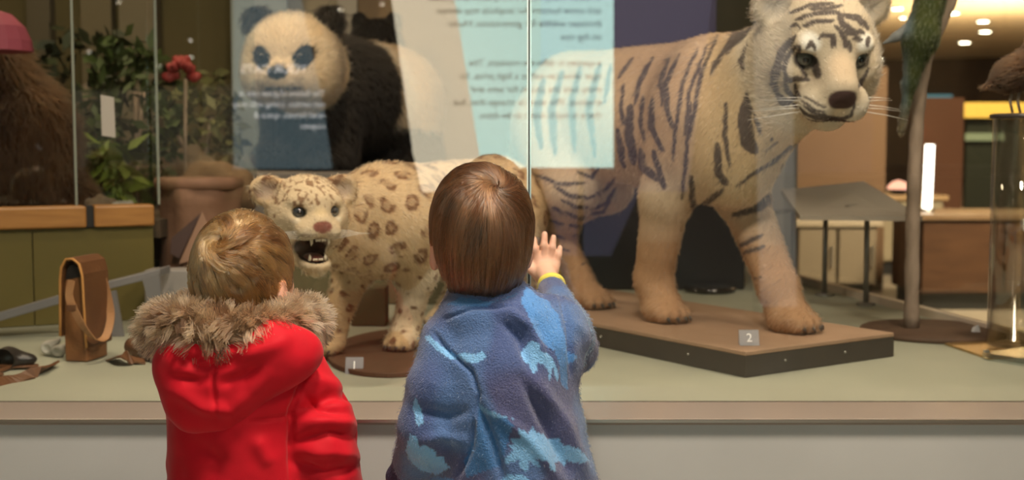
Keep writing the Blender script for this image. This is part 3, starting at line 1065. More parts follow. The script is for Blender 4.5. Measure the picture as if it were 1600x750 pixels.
# side away from the camera: bands that follow the ribs
ph = (u * 1.0 + 0.15 * (w - 0.5) + 0.05 * noise3(V, 10, 4)) / 0.066
band = sstep(0.80, 0.95, np.cos(2 * np.pi * ph) * 0.5 + 0.5) * (noise3(V, 16, 5) > 0.32)
back = (~vis) & (~ishead)
stripe = np.where(back, band * (w > 0.22), stripe)
col = lerp(col, (0.085, 0.07, 0.07), stripe * 0.93)
# face patches
def blob(c, r, hard=0.5):
    return sstep(1.0, hard, np.linalg.norm((hl - np.array(c)) / np.array(r), axis=1))
for s in (-1, 1):
    col = lerp(col, (0.90, 0.88, 0.80), blob((0.09, s * 0.052, 0.050), (0.05, 0.026, 0.024)) * (1 - stripe) * 0.9)
    col = lerp(col, (0.85, 0.81, 0.70), blob((0.13, s * 0.035, -0.065), (0.06, 0.045, 0.04)) * (1 - stripe) * 0.7)
    col = lerp(col, (0.42, 0.40, 0.38), blob((-0.010, s * 0.100, 0.086), (0.028, 0.036, 0.040)) * 0.7)
    col = lerp(col, (0.05, 0.04, 0.04), np.maximum(blob((0.098, s * 0.055, 0.010), (0.05, 0.027, 0.020), 0.75), blob((0.115, s * 0.036, -0.004), (0.03, 0.012, 0.016), 0.6)) * 0.9)
col = lerp(col, (0.62, 0.45, 0.30), blob((0.13, 0, 0.005), (0.07, 0.035, 0.05)) * (1 - stripe) * 0.55)
nose = sstep(1.05, 0.85, np.linalg.norm((hl - np.array([0.183, 0, -0.036])) / np.array([0.035, 0.030, 0.024]), axis=1))
col = lerp(col, (0.085, 0.05, 0.045), nose)
mouth = (np.abs(hl[:, 2] + 0.093) < 0.005) & (hl[:, 0] > 0.07) & (np.abs(hl[:, 1]) < 0.07)
col[mouth] = (0.08, 0.05, 0.045)
tg = empty('white_tiger', T_O); tag(tg, 'striped white tiger standing on the low brown plinth', 'tiger')
dense_obj('body', Wv, Q, M_FURSKIN, tg, col)
lay = (-TR[:, 0]) * 0.6 + np.array([0, 0, -0.8])
layH = -(HR @ np.array([1, 0, 0])); layH = TR @ layH
LAY = np.where(ishead[:, None], layH, lay)
leng = np.where(ishead, 0.007, 0.012) + 0.010 * (np.abs(hl[:, 1]) > 0.085) * ishead
leng = np.where(ishead & (hl[:, 0] > 0.09), 0.004, leng)
fur('fur', Wv, N, col, 60000, leng, 0.00075, M_FUR, tg, LAY, mask=(nose < 0.3) & (w > 0.01), jitter=0.2, hn=0.25)
for s in (-1, 1):
    e = eyeball(tg, HR, TW(H(0.082, s * 0.054, 0.012)), 0.0180, ('tiger', (0.10, 0.105, 0.09)), TR @ (HR @ np.array([1, s * 0.15, 0])))
for k in range(10):
    s = -1 if k % 2 else 1
    a = H(0.135, s * 0.055, -0.05 - 0.007 * (k // 2))
    b = a + HR @ np.array([-0.02 - 0.02 * (k // 2 % 2), s * (0.07 + 0.012 * (k // 2)), -0.005 * (k // 2) - 0.01])
    tube('whisker', [TW(a), TW((a + b) / 2 + HR @ np.array([0.012, 0, 0.006])), TW(b)], [0.0009, 0.0007, 0.0003], mat('whisker_white', (0.8, 0.78, 0.72), 0.4), tg, 5)
for c in clawsT:
    c = np.array(c)
    tube('claw', [TW(c + np.array([-0.008, 0, 0.006])), TW(c + np.array([0.002, 0, 0.0])), TW(c + np.array([0.006, 0, -0.007]))], [0.005, 0.0045, 0.001], m_claw, tg, 6)
tag(tg)

# ------------------------------------------------------------------ leopard
LZ = 0.557
L_O = np.array([-0.30, 3.0, LZ]); L_D = np.array([-0.47, -0.88])
LW, LR = local_frame(L_O, L_D)
def Linv(p):
    return (np.asarray(p) - L_O) @ LR
hcw = P(483, 335, 2.70)
GS = 0.87
lhc = Linv(hcw)
hfw = np.array([0.42, -0.90, -0.07]); hfw /= np.linalg.norm(hfw)
LHR = rotmat(LR.T @ hfw)
def G(a, b, c):
    return lhc + LHR @ (np.array([a, b, c], float) * GS)
lf = Field((-0.95, -0.30, -0.02), (0.62, 0.34, 0.62), 0.0042)
lf.ell((-0.03, 0, 0.30), (0.14, 0.115, 0.13), 0.05)
lf.ell((-0.22, 0, 0.305), (0.20, 0.115, 0.115), 0.08)
lf.ell((-0.42, 0, 0.31), (0.20, 0.112, 0.115), 0.08)
lf.ell((-0.56, 0, 0.325), (0.13, 0.105, 0.115), 0.06)
lf.cone((-0.02, 0, 0.365), (-0.55, 0, 0.385), 0.05, 0.05, 0.06)
lf.cone((0.02, 0, 0.33), tuple(lhc + LHR @ np.array([-0.06, 0, -0.02])), 0.095, 0.075, 0.06)
lf.cone((0.05, 0, 0.26), tuple(lhc + LHR @ np.array([-0.05, 0, -0.06])), 0.075, 0.05, 0.05)
pFL = Linv(PZ(630, 545, LZ)); pFL[2] = 0
pFR = np.array([0.10, -0.09, 0.0])
lclaw = []
for sgn, ft in ((1, pFL), (-1, pFR)):
    sh = np.array([0.0, sgn * 0.085, 0.30])
    el = np.array([-0.03 + 0.3 * ft[0], sgn * 0.09 + 0.35 * (ft[1] - sgn * 0.09), 0.185])
    wr = np.array([ft[0] - 0.02, ft[1] * 1.0, 0.06])
    lf.ell(sh, (0.075, 0.05, 0.10), 0.04)
    lf.cone(sh, el, 0.065, 0.046, 0.04)
    lf.cone(el, wr, 0.042, 0.031, 0.025)
    lf.cone(wr, ft + np.array([0, 0, 0.03]), 0.031, 0.034, 0.015)
    lclaw += paw(lf, ft, math.radians(5), 0.038)
for sgn, fx in ((1, -0.47), (-1, -0.40)):
    ft = np.array([fx, sgn * 0.09, 0])
    hip = np.array([-0.55, sgn * 0.07, 0.30])
    kn = np.array([-0.45, sgn * 0.10, 0.20]) if sgn > 0 else np.array([-0.38, -0.10, 0.20])
    hk = ft + np.array([-0.10, 0, 0.11])
    lf.ell(hip, (0.10, 0.055, 0.11), 0.04)
    lf.cone(hip, kn, 0.075, 0.055, 0.04)
    lf.cone(kn, hk, 0.048, 0.028, 0.025)
    lf.cone(hk, ft + np.array([-0.01, 0, 0.03]), 0.027, 0.028, 0.015)
    lclaw += paw(lf, ft, 0, 0.036)
tl = [(-0.66, 0, 0.36), (-0.74, 0.02, 0.34), (-0.80, 0.05, 0.36), (-0.82, 0.09, 0.42)]
tl = spline(tl + [Linv(P(801, 268, 3.55)) - np.array([0, 0, 0.0])], 4)
for i in range(len(tl) - 1):
    lf.cone(tl[i], tl[i + 1], 0.026, 0.026, 0.02)
# head, open mouth
lf.ell(G(-0.025, 0, 0.015), (0.085, 0.078, 0.070), 0.025, LHR)
lf.ell(G(0.02, 0, 0.035), (0.06, 0.052, 0.040), 0.02, LHR)
for s in (-1, 1):
    lf.ell(G(-0.01, s * 0.055, -0.022), (0.055, 0.036, 0.050), 0.02, LHR)
    lf.ell(G(0.068, s * 0.024, -0.030), (0.042, 0.028, 0.025), 0.012, LHR)
    lf.ell(G(0.035, s * 0.047, 0.0), (0.032, 0.026, 0.024), 0.02, LHR)
    lf.ell(G(0.048, s * 0.040, 0.038), (0.022, 0.022, 0.014), 0.012, LHR)
    lf.ell(G(-0.045, s * 0.092, 0.055), (0.015, 0.040, 0.034), 0.014, LHR)
lf.cone(G(0.03, 0, 0.022), G(0.092, 0, -0.010), 0.029, 0.022, 0.02)
# lower jaw dropped
lf.cone(G(-0.01, 0.0, -0.080), G(0.056, 0, -0.112), 0.038, 0.026, 0.02)
lf.ell(G(0.050, 0, -0.114), (0.034, 0.034, 0.018), 0.015, LHR)
lf.ell(G(0.074, 0, -0.075), (0.052, 0.043, 0.030), 0.006, LHR, sub=True)
lf.ell(G(0.038, 0, -0.072), (0.048, 0.040, 0.028), 0.008, LHR, sub=True)
for s in (-1, 1):
    lf.ell(G(-0.026, s * 0.096, 0.057), (0.013, 0.029, 0.025), 0.006, LHR, sub=True)
    lf.ell(G(0.066, s * 0.043, 0.014), (0.014, 0.016, 0.012), 0.006, LHR, sub=True)
V, Q = lf.mesh()
V = smooth_verts(V, Q, 2)
Wl = LW(V); N = vnormals(Wl, Q)
hl = (V - lhc) @ LHR / GS
ishead = np.linalg.norm((hl - np.array([0.02, 0, -0.01])) / np.array([0.12, 0.105, 0.13]), axis=1) < 1.0
u, v, w = V.T
col = lerp((0.50, 0.35, 0.20), (0.58, 0.43, 0.265), noise3(V, 12))
col = lerp(col, (0.76, 0.68, 0.54), sstep(0.30, 0.20, w) * (u < 0.0) * 0.7)
col = lerp(col, (0.68, 0.57, 0.40), ishead * 0.5)
# rosettes
cand = np.flatnonzero(~ishead)
cent = []
r2 = np.random.default_rng(11)
for i in r2.permutation(cand):
    p = V[i]
    md = 0.050 if p[2] > 0.2 else 0.029
    if all(np.sum((p - q) ** 2) > md * md for q, _ in cent):
        cent.append((p, md))
    if len(cent) > 420: break
cp = np.array([c[0] for c in cent]); cm = np.array([c[1] for c in cent])
spot = np.zeros(len(V))
best = np.full(len(V), 1e9); bi = np.zeros(len(V), int)
for k in range(len(cp)):
    d = np.linalg.norm(V - cp[k], axis=1)
    m = d < best
    best[m] = d[m]; bi[m] = k
rad = cm[bi] * 0.36
dw = best + 0.010 * (noise3(V, 90, 1) - 0.5) + 0.008 * (noise3(V, 45, 2) - 0.5)
ring = sstep(0.0085, 0.004, np.abs(dw - rad * 0.78)) * (noise3(V, 50, 3) > 0.40)
solid = sstep(rad * 0.85, rad * 0.55, dw)
big = (cm[bi] > 0.04)
spot = np.where(big, np.maximum(ring, solid * 0.42), solid)
spot *= ~ishead
col = lerp(col, (0.15, 0.062, 0.028), spot * 0.9)
col = lerp(col, (0.60, 0.40, 0.20), sstep(0.18, 0.05, w) * 0.4 * (1 - spot))
# face marks
hs = noise3(V, 130, 4)
fore = ishead & (hl[:, 2] > 0.028)
dots = sstep(0.58, 0.68, noise3(V * np.array([1, 1, 0.7]), 165, 6)) * fore
dots = np.maximum(dots, sstep(0.68, 0.76, noise3(V, 120, 8)) * ishead * (np.abs(hl[:, 1]) > 0.045) * (hl[:, 0] < 0.05))
col = lerp(col, (0.20, 0.10, 0.05), dots * 0.85)
def blob2(c, r, hard=0.5):
    return sstep(1.0, hard, np.linalg.norm((hl - np.array(c)) / np.array(r), axis=1))
for s in (-1, 1):
    col = lerp(col, (0.86, 0.80, 0.64), blob2((0.075, s * 0.026, -0.035), (0.05, 0.032, 0.028)) * 0.8)
    col = lerp(col, (0.86, 0.80, 0.66), blob2((0.055, s * 0.046, -0.006), (0.03, 0.02, 0.012)) * 0.8)
    col = lerp(col, (0.05, 0.035, 0.03), blob2((0.066, s * 0.043, 0.014), (0.020, 0.019, 0.014), 0.8) * 0.9)
    col = lerp(col, (0.42, 0.33, 0.27), blob2((-0.030, s * 0.098, 0.056), (0.02, 0.034, 0.029)) * 0.8)
col = lerp(col, (0.66, 0.47, 0.22), blob2((0.07, 0, 0.008), (0.045, 0.028, 0.03)) * 0.6)
nose = sstep(1.1, 0.9, np.linalg.norm((hl - np.array([0.109, 0, -0.016])) / np.array([0.026, 0.024, 0.015]), axis=1))
col = lerp(col, (0.26, 0.10, 0.075), nose)
for yy in (-0.040, -0.034, -0.046):
    col = lerp(col, (0.10, 0.06, 0.05), sstep(0.0022, 0.0010, np.abs(hl[:, 2] - yy)) * (hl[:, 0] > 0.06) * (np.abs(hl[:, 1]) > 0.012) * (hl[:, 2] > -0.05) * 0.5)
# mouth interior colour
cav = (np.linalg.norm((hl - np.array([0.055, 0, -0.074])) / np.array([0.066, 0.042, 0.030]), axis=1) < 1.05)
col[cav] = (0.10, 0.022, 0.02)
lip = (np.linalg.norm((hl - np.array([0.055, 0, -0.074])) / np.array([0.071, 0.047, 0.035]), axis=1) < 1.05) & ~cav
col[lip] = (0.035, 0.022, 0.02)
lp = empty('leopard', L_O); tag(lp, 'spotted leopard snarling with open mouth between the two children', 'leopard')
dense_obj('body', Wl, Q, M_FURSKIN, lp, col)
lay = (-LR[:, 0]) * 0.8 + np.array([0, 0, -0.5])
LAY = np.where(ishead[:, None], LR @ (-(LHR @ np.array([1, 0, 0]))), lay)
leng = np.where(ishead, 0.006, 0.011)
leng = np.where(ishead & (hl[:, 0] > 0.05), 0.0035, leng)
fur('fur', Wl, N, col, 50000, leng, 0.0007, M_FUR, lp, LAY, mask=(nose < 0.3) & ~cav & ~lip & (w > 0.006), jitter=0.2, hn=0.25)
for s in (-1, 1):
    eyeball(lp, LHR, LW(G(0.056, s * 0.042, 0.014)), 0.0128, ('leopard', (0.055, 0.065, 0.075)), LR @ (LHR @ np.array([1, s * 0.1, 0])))
    for (a, b, c, L, r) in ((0.094, 0.021, -0.046, -0.017, 0.0036), (0.074, 0.019, -0.101, 0.015, 0.0038)):
        tube('tooth', [LW(G(a, s * b, c)), LW(G(a + 0.002, s * b, c + L * 0.6)), LW(G(a - 0.002, s * b, c + L))], [r, r * 0.75, r * 0.15], m_tooth, lp, 8)
    for kk in range(3):
        q = 0.004 + 0.005 * kk
        tube('tooth', [LW(G(0.102 - 0.001 * kk, s * q * 0.8, -0.046)), LW(G(0.102, s * q * 0.8, -0.052))], [0.0022, 0.0012], m_tooth, lp, 6)
        tube('tooth', [LW(G(0.078, s * q * 0.75, -0.101)), LW(G(0.079, s * q * 0.75, -0.096))], [0.0022, 0.0012], m_tooth, lp, 6)
uv_sphere('tongue', LW(G(0.040, 0, -0.100)), (0.034, 0.020, 0.009), m_gum, lp, 16, 10, LR @ LHR)
for k in range(10):
    s = -1 if k % 2 else 1
    a = G(0.085, s * 0.042, -0.028 - 0.005 * (k // 2))
    b = a + LHR @ np.array([-0.03, s * (0.06 + 0.008 * (k // 2)), -0.012 + 0.004 * (k // 2)])
    tube('whisker', [LW(a), LW((a + b) / 2 + LHR @ np.array([0.01, 0, 0.004])), LW(b)], [0.0005, 0.0004, 0.00015], MATS['whisker_white'], lp, 5)
for c in lclaw:
    c = np.array(c)
    tube('claw', [LW(c + np.array([-0.006, 0, 0.005])), LW(c), LW(c + np.array([0.004, 0, -0.005]))], [0.004, 0.0035, 0.001], m_claw, lp, 6)

# ------------------------------------------------------------------ giant panda
PB = 0.947
pcx = P(560, 260, 4.75)
P_O = np.array([P(510, 265, 4.68)[0], 4.68, PB]); P_D = np.array([-0.50, -0.866])
PW, PR = local_frame(P_O, P_D)
def Pinv(p):
    return (np.asarray(p) - P_O) @ PR
phc = Pinv(P(456, 98, 4.42))
hfw = np.array([-0.10, -0.99, -0.10]); hfw /= np.linalg.norm(hfw)
PHR = rotmat(PR.T @ hfw)
def K(a, b, c):
    return phc + PHR @ np.array([a, b, c], float)
pf_ = Field((-0.75, -0.36, -0.02), (0.62, 0.42, 0.66), 0.007)
pf_.ell((0.02, 0, 0.26), (0.18, 0.19, 0.20), 0.06)
pf_.ell((-0.18, 0.02, 0.27), (0.24, 0.20, 0.20), 0.08)
pf_.ell((-0.36, 0.02, 0.25), (0.21, 0.21, 0.21), 0.06)
pf_.ell((-0.02, 0.0, 0.40), (0.14, 0.13, 0.07), 0.06)
pf_.cone((0.05, 0, 0.32), phc + PHR @ np.array([-0.06, 0, 0]), 0.16, 0.13, 0.06)
for (a, b, r) in ((0.10, 0.11, 0.085), (0.08, -0.12, 0.085), (-0.40, 0.13, 0.095), (-0.40, -0.13, 0.095)):
    pf_.cone((a * 0.8, b, 0.24), (a, b, 0.055), r * 1.1, r, 0.05)
    pf_.ell((a + 0.04, b, 0.045), (r * 1.15, r * 0.95, 0.055), 0.03)
pf_.ell((-0.56, 0.02, 0.27), (0.04, 0.05, 0.06), 0.03)
pf_.ell(K(-0.02, 0, 0.02), (0.145, 0.165, 0.15), 0.03, PHR)
for s in (-1, 1):
    pf_.ell(K(0.0, s * 0.085, -0.045), (0.12, 0.085, 0.095), 0.04, PHR)
    pf_.ell(K(-0.04, s * 0.128, 0.142), (0.03, 0.052, 0.052), 0.015, PHR)
pf_.ell(K(0.12, 0, -0.045), (0.075, 0.068, 0.052), 0.03, PHR)
pf_.ell(K(0.09, 0, -0.085), (0.06, 0.055, 0.03), 0.02, PHR)
V, Q = pf_.mesh(); V = smooth_verts(V, Q, 2)
Wp = PW(V); N = vnormals(Wp, Q)
hl = (V - phc) @ PHR
u, v, w = V.T
ishead = np.linalg.norm(hl / np.array([0.24, 0.20, 0.19]), axis=1) < 1.0
blk = np.array([0.012, 0.010, 0.009]); wht = np.array([0.72, 0.60, 0.43])
col = lerp(wht, (0.64, 0.46, 0.27), noise3(V, 10))
col = lerp(col, (0.60, 0.40, 0.21), sstep(-0.2, -0.3, u))
nz = 0.03 * (noise3(V, 25, 2) - 0.5)
isblk = (~ishead) & (((u + nz > -0.17) & (u + nz < 0.30)) | (w + nz < 0.15))
neckw = (~ishead) & (hl[:, 0] > -0.20) & (u > 0.11) & (w > 0.34)
isblk &= ~neckw
for s in (-1, 1):
    e = np.linalg.norm((hl - np.array([0.105, s * 0.070, 0.022])) @ np.array([[1, 0, 0], [0, 0.85, s * 0.5], [0, -s * 0.5, 0.85]]) / np.array([0.08, 0.032, 0.044]), axis=1) < 1
    isblk |= e
    isblk |= np.linalg.norm((hl - np.array([-0.04, s * 0.132, 0.15])) / np.array([0.05, 0.062, 0.056]), axis=1) < 1
isblk |= np.linalg.norm((hl - np.array([0.19, 0, -0.022])) / np.array([0.035, 0.034, 0.024]), axis=1) < 1
col[isblk] = blk
col[(np.abs(hl[:, 2] + 0.078) < 0.006) & (hl[:, 0] > 0.12)] = (0.06, 0.04, 0.035)
pd = empty('giant_panda', P_O); tag(pd, 'black and white giant panda standing on the raised rear platform', 'panda')
dense_obj('body', Wp, Q, M_FURSKIN, pd, col)
lay = (-PR[:, 0]) * 0.4 + np.array([0, 0, -0.9])
fur('fur', Wp, N, col, 45000, np.where(ishead, 0.018, 0.026), 0.0011, M_FUR, pd, np.where(ishead[:, None], PR @ (-(PHR @ np.array([1, 0, 0]))), lay), mask=w > 0.01, jitter=0.3, hn=0.5)
for s in (-1, 1):
    uv_sphere('eye', PW(K(0.128, s * 0.066, 0.026)), (0.013, 0.013, 0.013), m_pupil, pd, 14, 10)
uv_sphere('nose', PW(K(0.188, 0, -0.022)), (0.022, 0.033, 0.021), mat('panda_nose', (0.02, 0.018, 0.018), 0.25), pd, 16, 10, PR @ PHR)

# black mount half hidden behind the panda
q0 = P(590, 262, 5.29)
bk = Field((-0.22, -0.22, -0.01), (0.22, 0.22, 0.62), 0.008)
bk.ell((0, 0, 0.16), (0.13, 0.13, 0.17), 0.05).ell((0, -0.02, 0.40), (0.095, 0.10, 0.10), 0.05).cone((0, -0.09, 0.39), (0, -0.16, 0.36), 0.05, 0.035, 0.04)
for s in (-1, 1):
    bk.ell((s * 0.06, 0.0, 0.49), (0.028, 0.015, 0.035), 0.02)
    bk.cone((s * 0.09, -0.05, 0.25), (s * 0.10, -0.10, 0.03), 0.045, 0.035, 0.04)
V, Q = bk.mesh(); V = V * 1.18
ob = np.array([q0[0], 5.29, PZT + 0.001 + max(0, -V[:, 2].min())])
bb = empty('black_bear_cub', ob); tag(bb, 'small black furry mount sitting behind the rump of the panda', 'bear')
Wb = V + ob; N = vnormals(Wb, Q)
col = np.tile(np.array([0.012, 0.011, 0.011]), (len(V), 1))
dense_obj('body', Wb, Q, M_FURSKIN, bb, col)
fur('fur', Wb, N, col, 7000, 0.02, 0.001, M_FUR, bb, (0, 0, -1), mask=V[:, 2] > 0.01)
for s in (-1, 1):
    uv_sphere('eye', ob + 1.18 * np.array([s * 0.04, -0.105, 0.43]), (0.008, 0.008, 0.008), m_eye, bb, 10, 8)

# ================================================================== EXHIBITS AND PROPS
# ---- plinths and number cards
m_pl_top = mat('plinth_brown_top', (0.36, 0.235, 0.15), 0.75, col2=(0.32, 0.205, 0.13), nscale=12, bump=0.05, bscale=300)
m_pl_side = mat('plinth_dark_side', (0.055, 0.045, 0.036), 0.45, col2=(0.045, 0.037, 0.03), nscale=20)
c0, cr = PZ(1165, 551, 0.6), PZ(1397, 521, 0.6)
dl = np.array([-(cr - c0)[1], (cr - c0)[0], 0]); dl /= np.linalg.norm(dl)
quad = [c0, cr, cr + dl * 1.22, c0 + dl * 1.22]
pl = empty('tiger_plinth', (np.mean([q[0] for q in quad]), np.mean([q[1] for q in quad]), CZ))
tag(pl, 'low brown-topped plinth with dark sides under the tiger', 'plinth')
prism('plinth_side', [(q[0], q[1], CZ + 0.001) for q in quad], [(q[0], q[1], 0.592) for q in quad], m_pl_side, pl)
prism('plinth_top', [(q[0], q[1], 0.592) for q in quad], [(q[0], q[1], 0.602) for q in quad], m_pl_top, pl, bev=0.002)
for t, e0, e1 in ((0.2, c0, c0 + dl * 0.9), (0.55, c0, c0 + dl * 0.9), (0.35, cr, c0), (0.75, cr, c0)):
    q = e0 + (e1 - e0) * t
    uv_sphere('screw_head', (q[0], q[1] - 0.001, 0.572), (0.003, 0.003, 0.003), m_steel, pl, 8, 6)
# round brown plate under the leopard
lc = PZ(560, 560, CZ)
lpt = []
for k in range(40):
    a = 2 * math.pi * k / 40
    lpt.append((-0.265 + 0.17 * math.cos(a), 3.03 + 0.33 * math.sin(a)))
lpl = prism('leopard_plate', [(x, y, CZ + 0.0005) for x, y in lpt], [(x, y, 0.556) for x, y in lpt], mat('plate_brown', (0.105, 0.055, 0.028), 0.7, col2=(0.085, 0.045, 0.022), nscale=10), bev=0.002)
tag(lpl, 'thin dark brown oval plate under the leopard\'s paws', 'plinth')
M_ACR = glass_mat('acrylic', 0.10, (0.90, 0.92, 0.93))
m_card = mat('card_acrylic', (0.50, 0.53, 0.58), 0.15, spec=0.6)
m_card.node_tree.nodes['Principled BSDF'].inputs['Alpha'].default_value = 0.5
m_num = mat('white_numeral', (0.95, 0.95, 0.95), 0.5)
for num, (x0, x1, yt, yb), zb, lb in (('1', (539, 567, 560, 584), CZ, 'clear acrylic card with white numeral 1 by the red coat'), ('2', (1156, 1187, 517, 540), 0.602, 'clear acrylic card with white numeral 2 on the tiger plinth')):
    b0 = PZ((x0 + x1) / 2, yb, zb + 0.0005)
    wd = (x1 - x0) / F_PX * b0[1]; ht = (yb - yt) / F_PX * b0[1] * 1.0
    o = empty('number_card', b0); tag(o, lb, 'number card')
    prism('acrylic_block', [b0 + np.array(v) for v in ((-wd / 2, 0, 0), (wd / 2, 0, 0), (wd / 2, 0.022, 0), (-wd / 2, 0.022, 0))],
          [b0 + np.array(v) for v in ((-wd / 2, 0.014, ht), (wd / 2, 0.014, ht), (wd / 2, 0.022, ht), (-wd / 2, 0.022, ht))], m_card, o)
    text_obj('numeral', num, (b0[0], b0[1] + 0.0025, b0[2] + ht * 0.26), ht * 0.85, m_num, o, (math.radians(64), 0, 0))

# ---- leather satchel
m_lea = mat('tan_leather', (0.30, 0.13, 0.045), 0.5, col2=(0.20, 0.08, 0.028), nscale=14, bump=0.15, bscale=120)
m_lea_d = mat('brown_leather', (0.155, 0.065, 0.025), 0.5, col2=(0.11, 0.045, 0.018), nscale=14, bump=0.15, bscale=120)
m_strap = mat('strap_leather', (0.42, 0.22, 0.10), 0.55, col2=(0.36, 0.18, 0.08), nscale=25)
bq = PZ(118, 567, CZ + 0.001)
bag = empty('satchel', bq); tag(bag, 'tall tan leather satchel with loose shoulder strap', 'bag')
ax = np.array([0.20, 0.98, 0]); ay = np.array([0.80, -0.60, 0]); ay = np.array([0.975, -0.22, 0])
ctr = np.array([P(114, 567, bq[1])[0], bq[1] + 0.01, CZ + 0.001])
def BG(s, d, z):
    return ctr + ay * s + ax * d + np.array([0, 0, z])
Hh, Ww, Dd = 0.236, 0.028, 0.105
prof = [(-Ww * 1.05, 0), (-Ww * 1.08, 0.10), (-Ww, 0.19), (-Ww * 0.85, 0.218), (-Ww * 0.4, Hh), (Ww * 0.2, Hh + 0.001), (Ww * 0.75, 0.226), (Ww * 1.0, 0.20), (Ww * 1.12, 0.10), (Ww * 1.1, 0)]
prism('pouch', [BG(s * 0.93, 0.006, z * 0.90) for s, z in prof], [BG(s * 0.93, Dd - 0.006, z * 0.90) for s, z in prof], m_lea, bag, bev=0.004)
fl = [(-Ww * 1.12, 0.06)] + prof[1:9] + [(Ww * 1.22, 0.035)]
th = 0.0045
outer = [(s * 1.06, z + 0.003) for s, z in fl]
V_, F_ = [], []
for s, z in outer: V_.append(BG(s, -0.004, z))
for s, z in outer: V_.append(BG(s, Dd + 0.002, z))
for (s, z) in outer: V_.append(BG(s * 0.88, -0.004, z * 0.985 - 0.004))
for (s, z) in outer: V_.append(BG(s * 0.88, Dd + 0.002, z * 0.985 - 0.004))
n_ = len(outer)
for i in range(n_ - 1):
    F_ += [(i, i + 1, n_ + i + 1, n_ + i), (2 * n_ + i, 3 * n_ + i, 3 * n_ + i + 1, 2 * n_ + i + 1), (i, 2 * n_ + i, 2 * n_ + i + 1, i + 1), (n_ + i, n_ + i + 1, 3 * n_ + i + 1, 3 * n_ + i)]
mesh_obj('flap', V_, F_, m_lea_d, bag, smooth=False)
edge = [BG(s * 1.0, -0.005, z) for s, z in fl]
tube('flap_edge', edge, 0.0032, mat('raw_leather_edge', (0.52, 0.25, 0.07), 0.6), bag, 6)
prism('pocket_mouth_shade', [BG(s * 0.70, 0.0045, 0.185 + (z - 0.185) * 0.72) for s, z in prof[2:8]], [BG(s * 0.70, 0.007, 0.185 + (z - 0.185) * 0.72) for s, z in prof[2:8]], m_black, bag)  # black slab stands in for the shade inside the opening
def ribbon(name, pts, wid, wdir, material, parent, thick=0.002):
    pts = spline(pts, 6)
    V_, F_ = [], []
    for i, p in enumerate(pts):
        t = pts[min(i + 1, len(pts) - 1)] - pts[max(i - 1, 0)]
        t = t / (np.linalg.norm(t) + 1e-9)
        wv = np.array(wdir, float); wv = wv - t * wv.dot(t); wv /= np.linalg.norm(wv)
        nv = np.cross(t, wv)
        for a, b in ((-1, -1), (1, -1), (1, 1), (-1, 1)):
            V_.append(p + wv * a * wid / 2 + nv * b * thick / 2)
    for i in range(len(pts) - 1):
        for k in range(4):
            k2 = (k + 1) % 4
            F_.append((4 * i + k, 4 * i + k2, 4 * i + 4 + k2, 4 * i + 4 + k))
    F_ += [(3, 2, 1, 0), tuple(4 * (len(pts) - 1) + k for k in range(4))]
    return mesh_obj(name, V_, F_, material, parent)
yb_ = bq[1]
ribbon('strap', [P(112, 438, yb_ - 0.008), P(108, 462, yb_ - 0.012), P(116, 485, yb_ - 0.022), P(132, 513, yb_ - 0.025), P(150, 531, yb_ + 0.0), P(165, 526, yb_ + 0.05), P(173, 495, yb_ + 0.085), P(168, 460, yb_ + 0.10), P(160, 432, yb_ + 0.102)],
       0.019, (0.85, -0.25, -0.2), m_strap, bag)
box('strap_keeper', P(112, 481, yb_ - 0.021), (0.022, 0.007, 0.014), m_lea_d, bag, 0.001)
tube('stitching', [BG(Ww * 1.14, -0.0045, 0.03), BG(Ww * 1.16, -0.0045, 0.12), BG(Ww * 1.04, -0.0045, 0.195)], 0.0012, m_strap, bag, 5)

# ---- sloping grey shelf, grey block
m_gry = mat('shelf_grey', (0.185, 0.18, 0.185), 0.6, col2=(0.165, 0.16, 0.165), nscale=6)
sh = empty('display_ramp', PZ(120, 505, CZ)); tag(sh, 'sloping grey display shelf on fins behind the satchel', 'shelf')
sy = 3.22
a, b, c = P(-30, 497, sy), P(150, 445, sy + 0.05), P(250, 420, sy + 0.12)
def bar(name, p, q, dy, tz, material, parent):
    return prism(name, [p, p + np.array([0, dy, 0]), p + np.array([0, dy, -tz]), p + np.array([0, 0, -tz])],
                 [q, q + np.array([0, dy, 0]), q + np.array([0, dy, -tz]), q + np.array([0, 0, -tz])], material, parent, 0.002)
bar('sloped_board', a, b, 0.10, 0.022, m_gry, sh)
bar('sloped_board', b, c, 0.10, 0.020, m_gry, sh)
for xt, yt, xb, w_ in ((140, 462, 172, 40), (222, 436, 246, 26)):
    t0, t1 = P(xt, yt, sy + 0.06), P(xt + w_, yt - 8, sy + 0.06)
    g0 = P(xb, 500, sy + 0.06); g0[2] = CZ + 0.001
    g1 = g0 + np.array([(t1 - t0)[0] * 0.5, 0, 0])
    prism('fin', [t0, t1, g1, g0], [q + np.array([0, 0.012, 0]) for q in (t0, t1, g1, g0)], m_gry, sh)
p0, p1 = P(220, 505, 3.42), P(318, 425, 3.42)
gb = box('grey_block', ((p0[0] + p1[0]) / 2, 3.505, (CZ + 0.001 + p1[2]) / 2), (p1[0] - p0[0], 0.09, p1[2] - CZ - 0.001), mat('block_grey', (0.30, 0.28, 0.27), 0.65, col2=(0.27, 0.25, 0.24), nscale=7), bev=0.003)
tag(gb, 'pale grey display block beside the ramp, behind the fur hood', 'block')
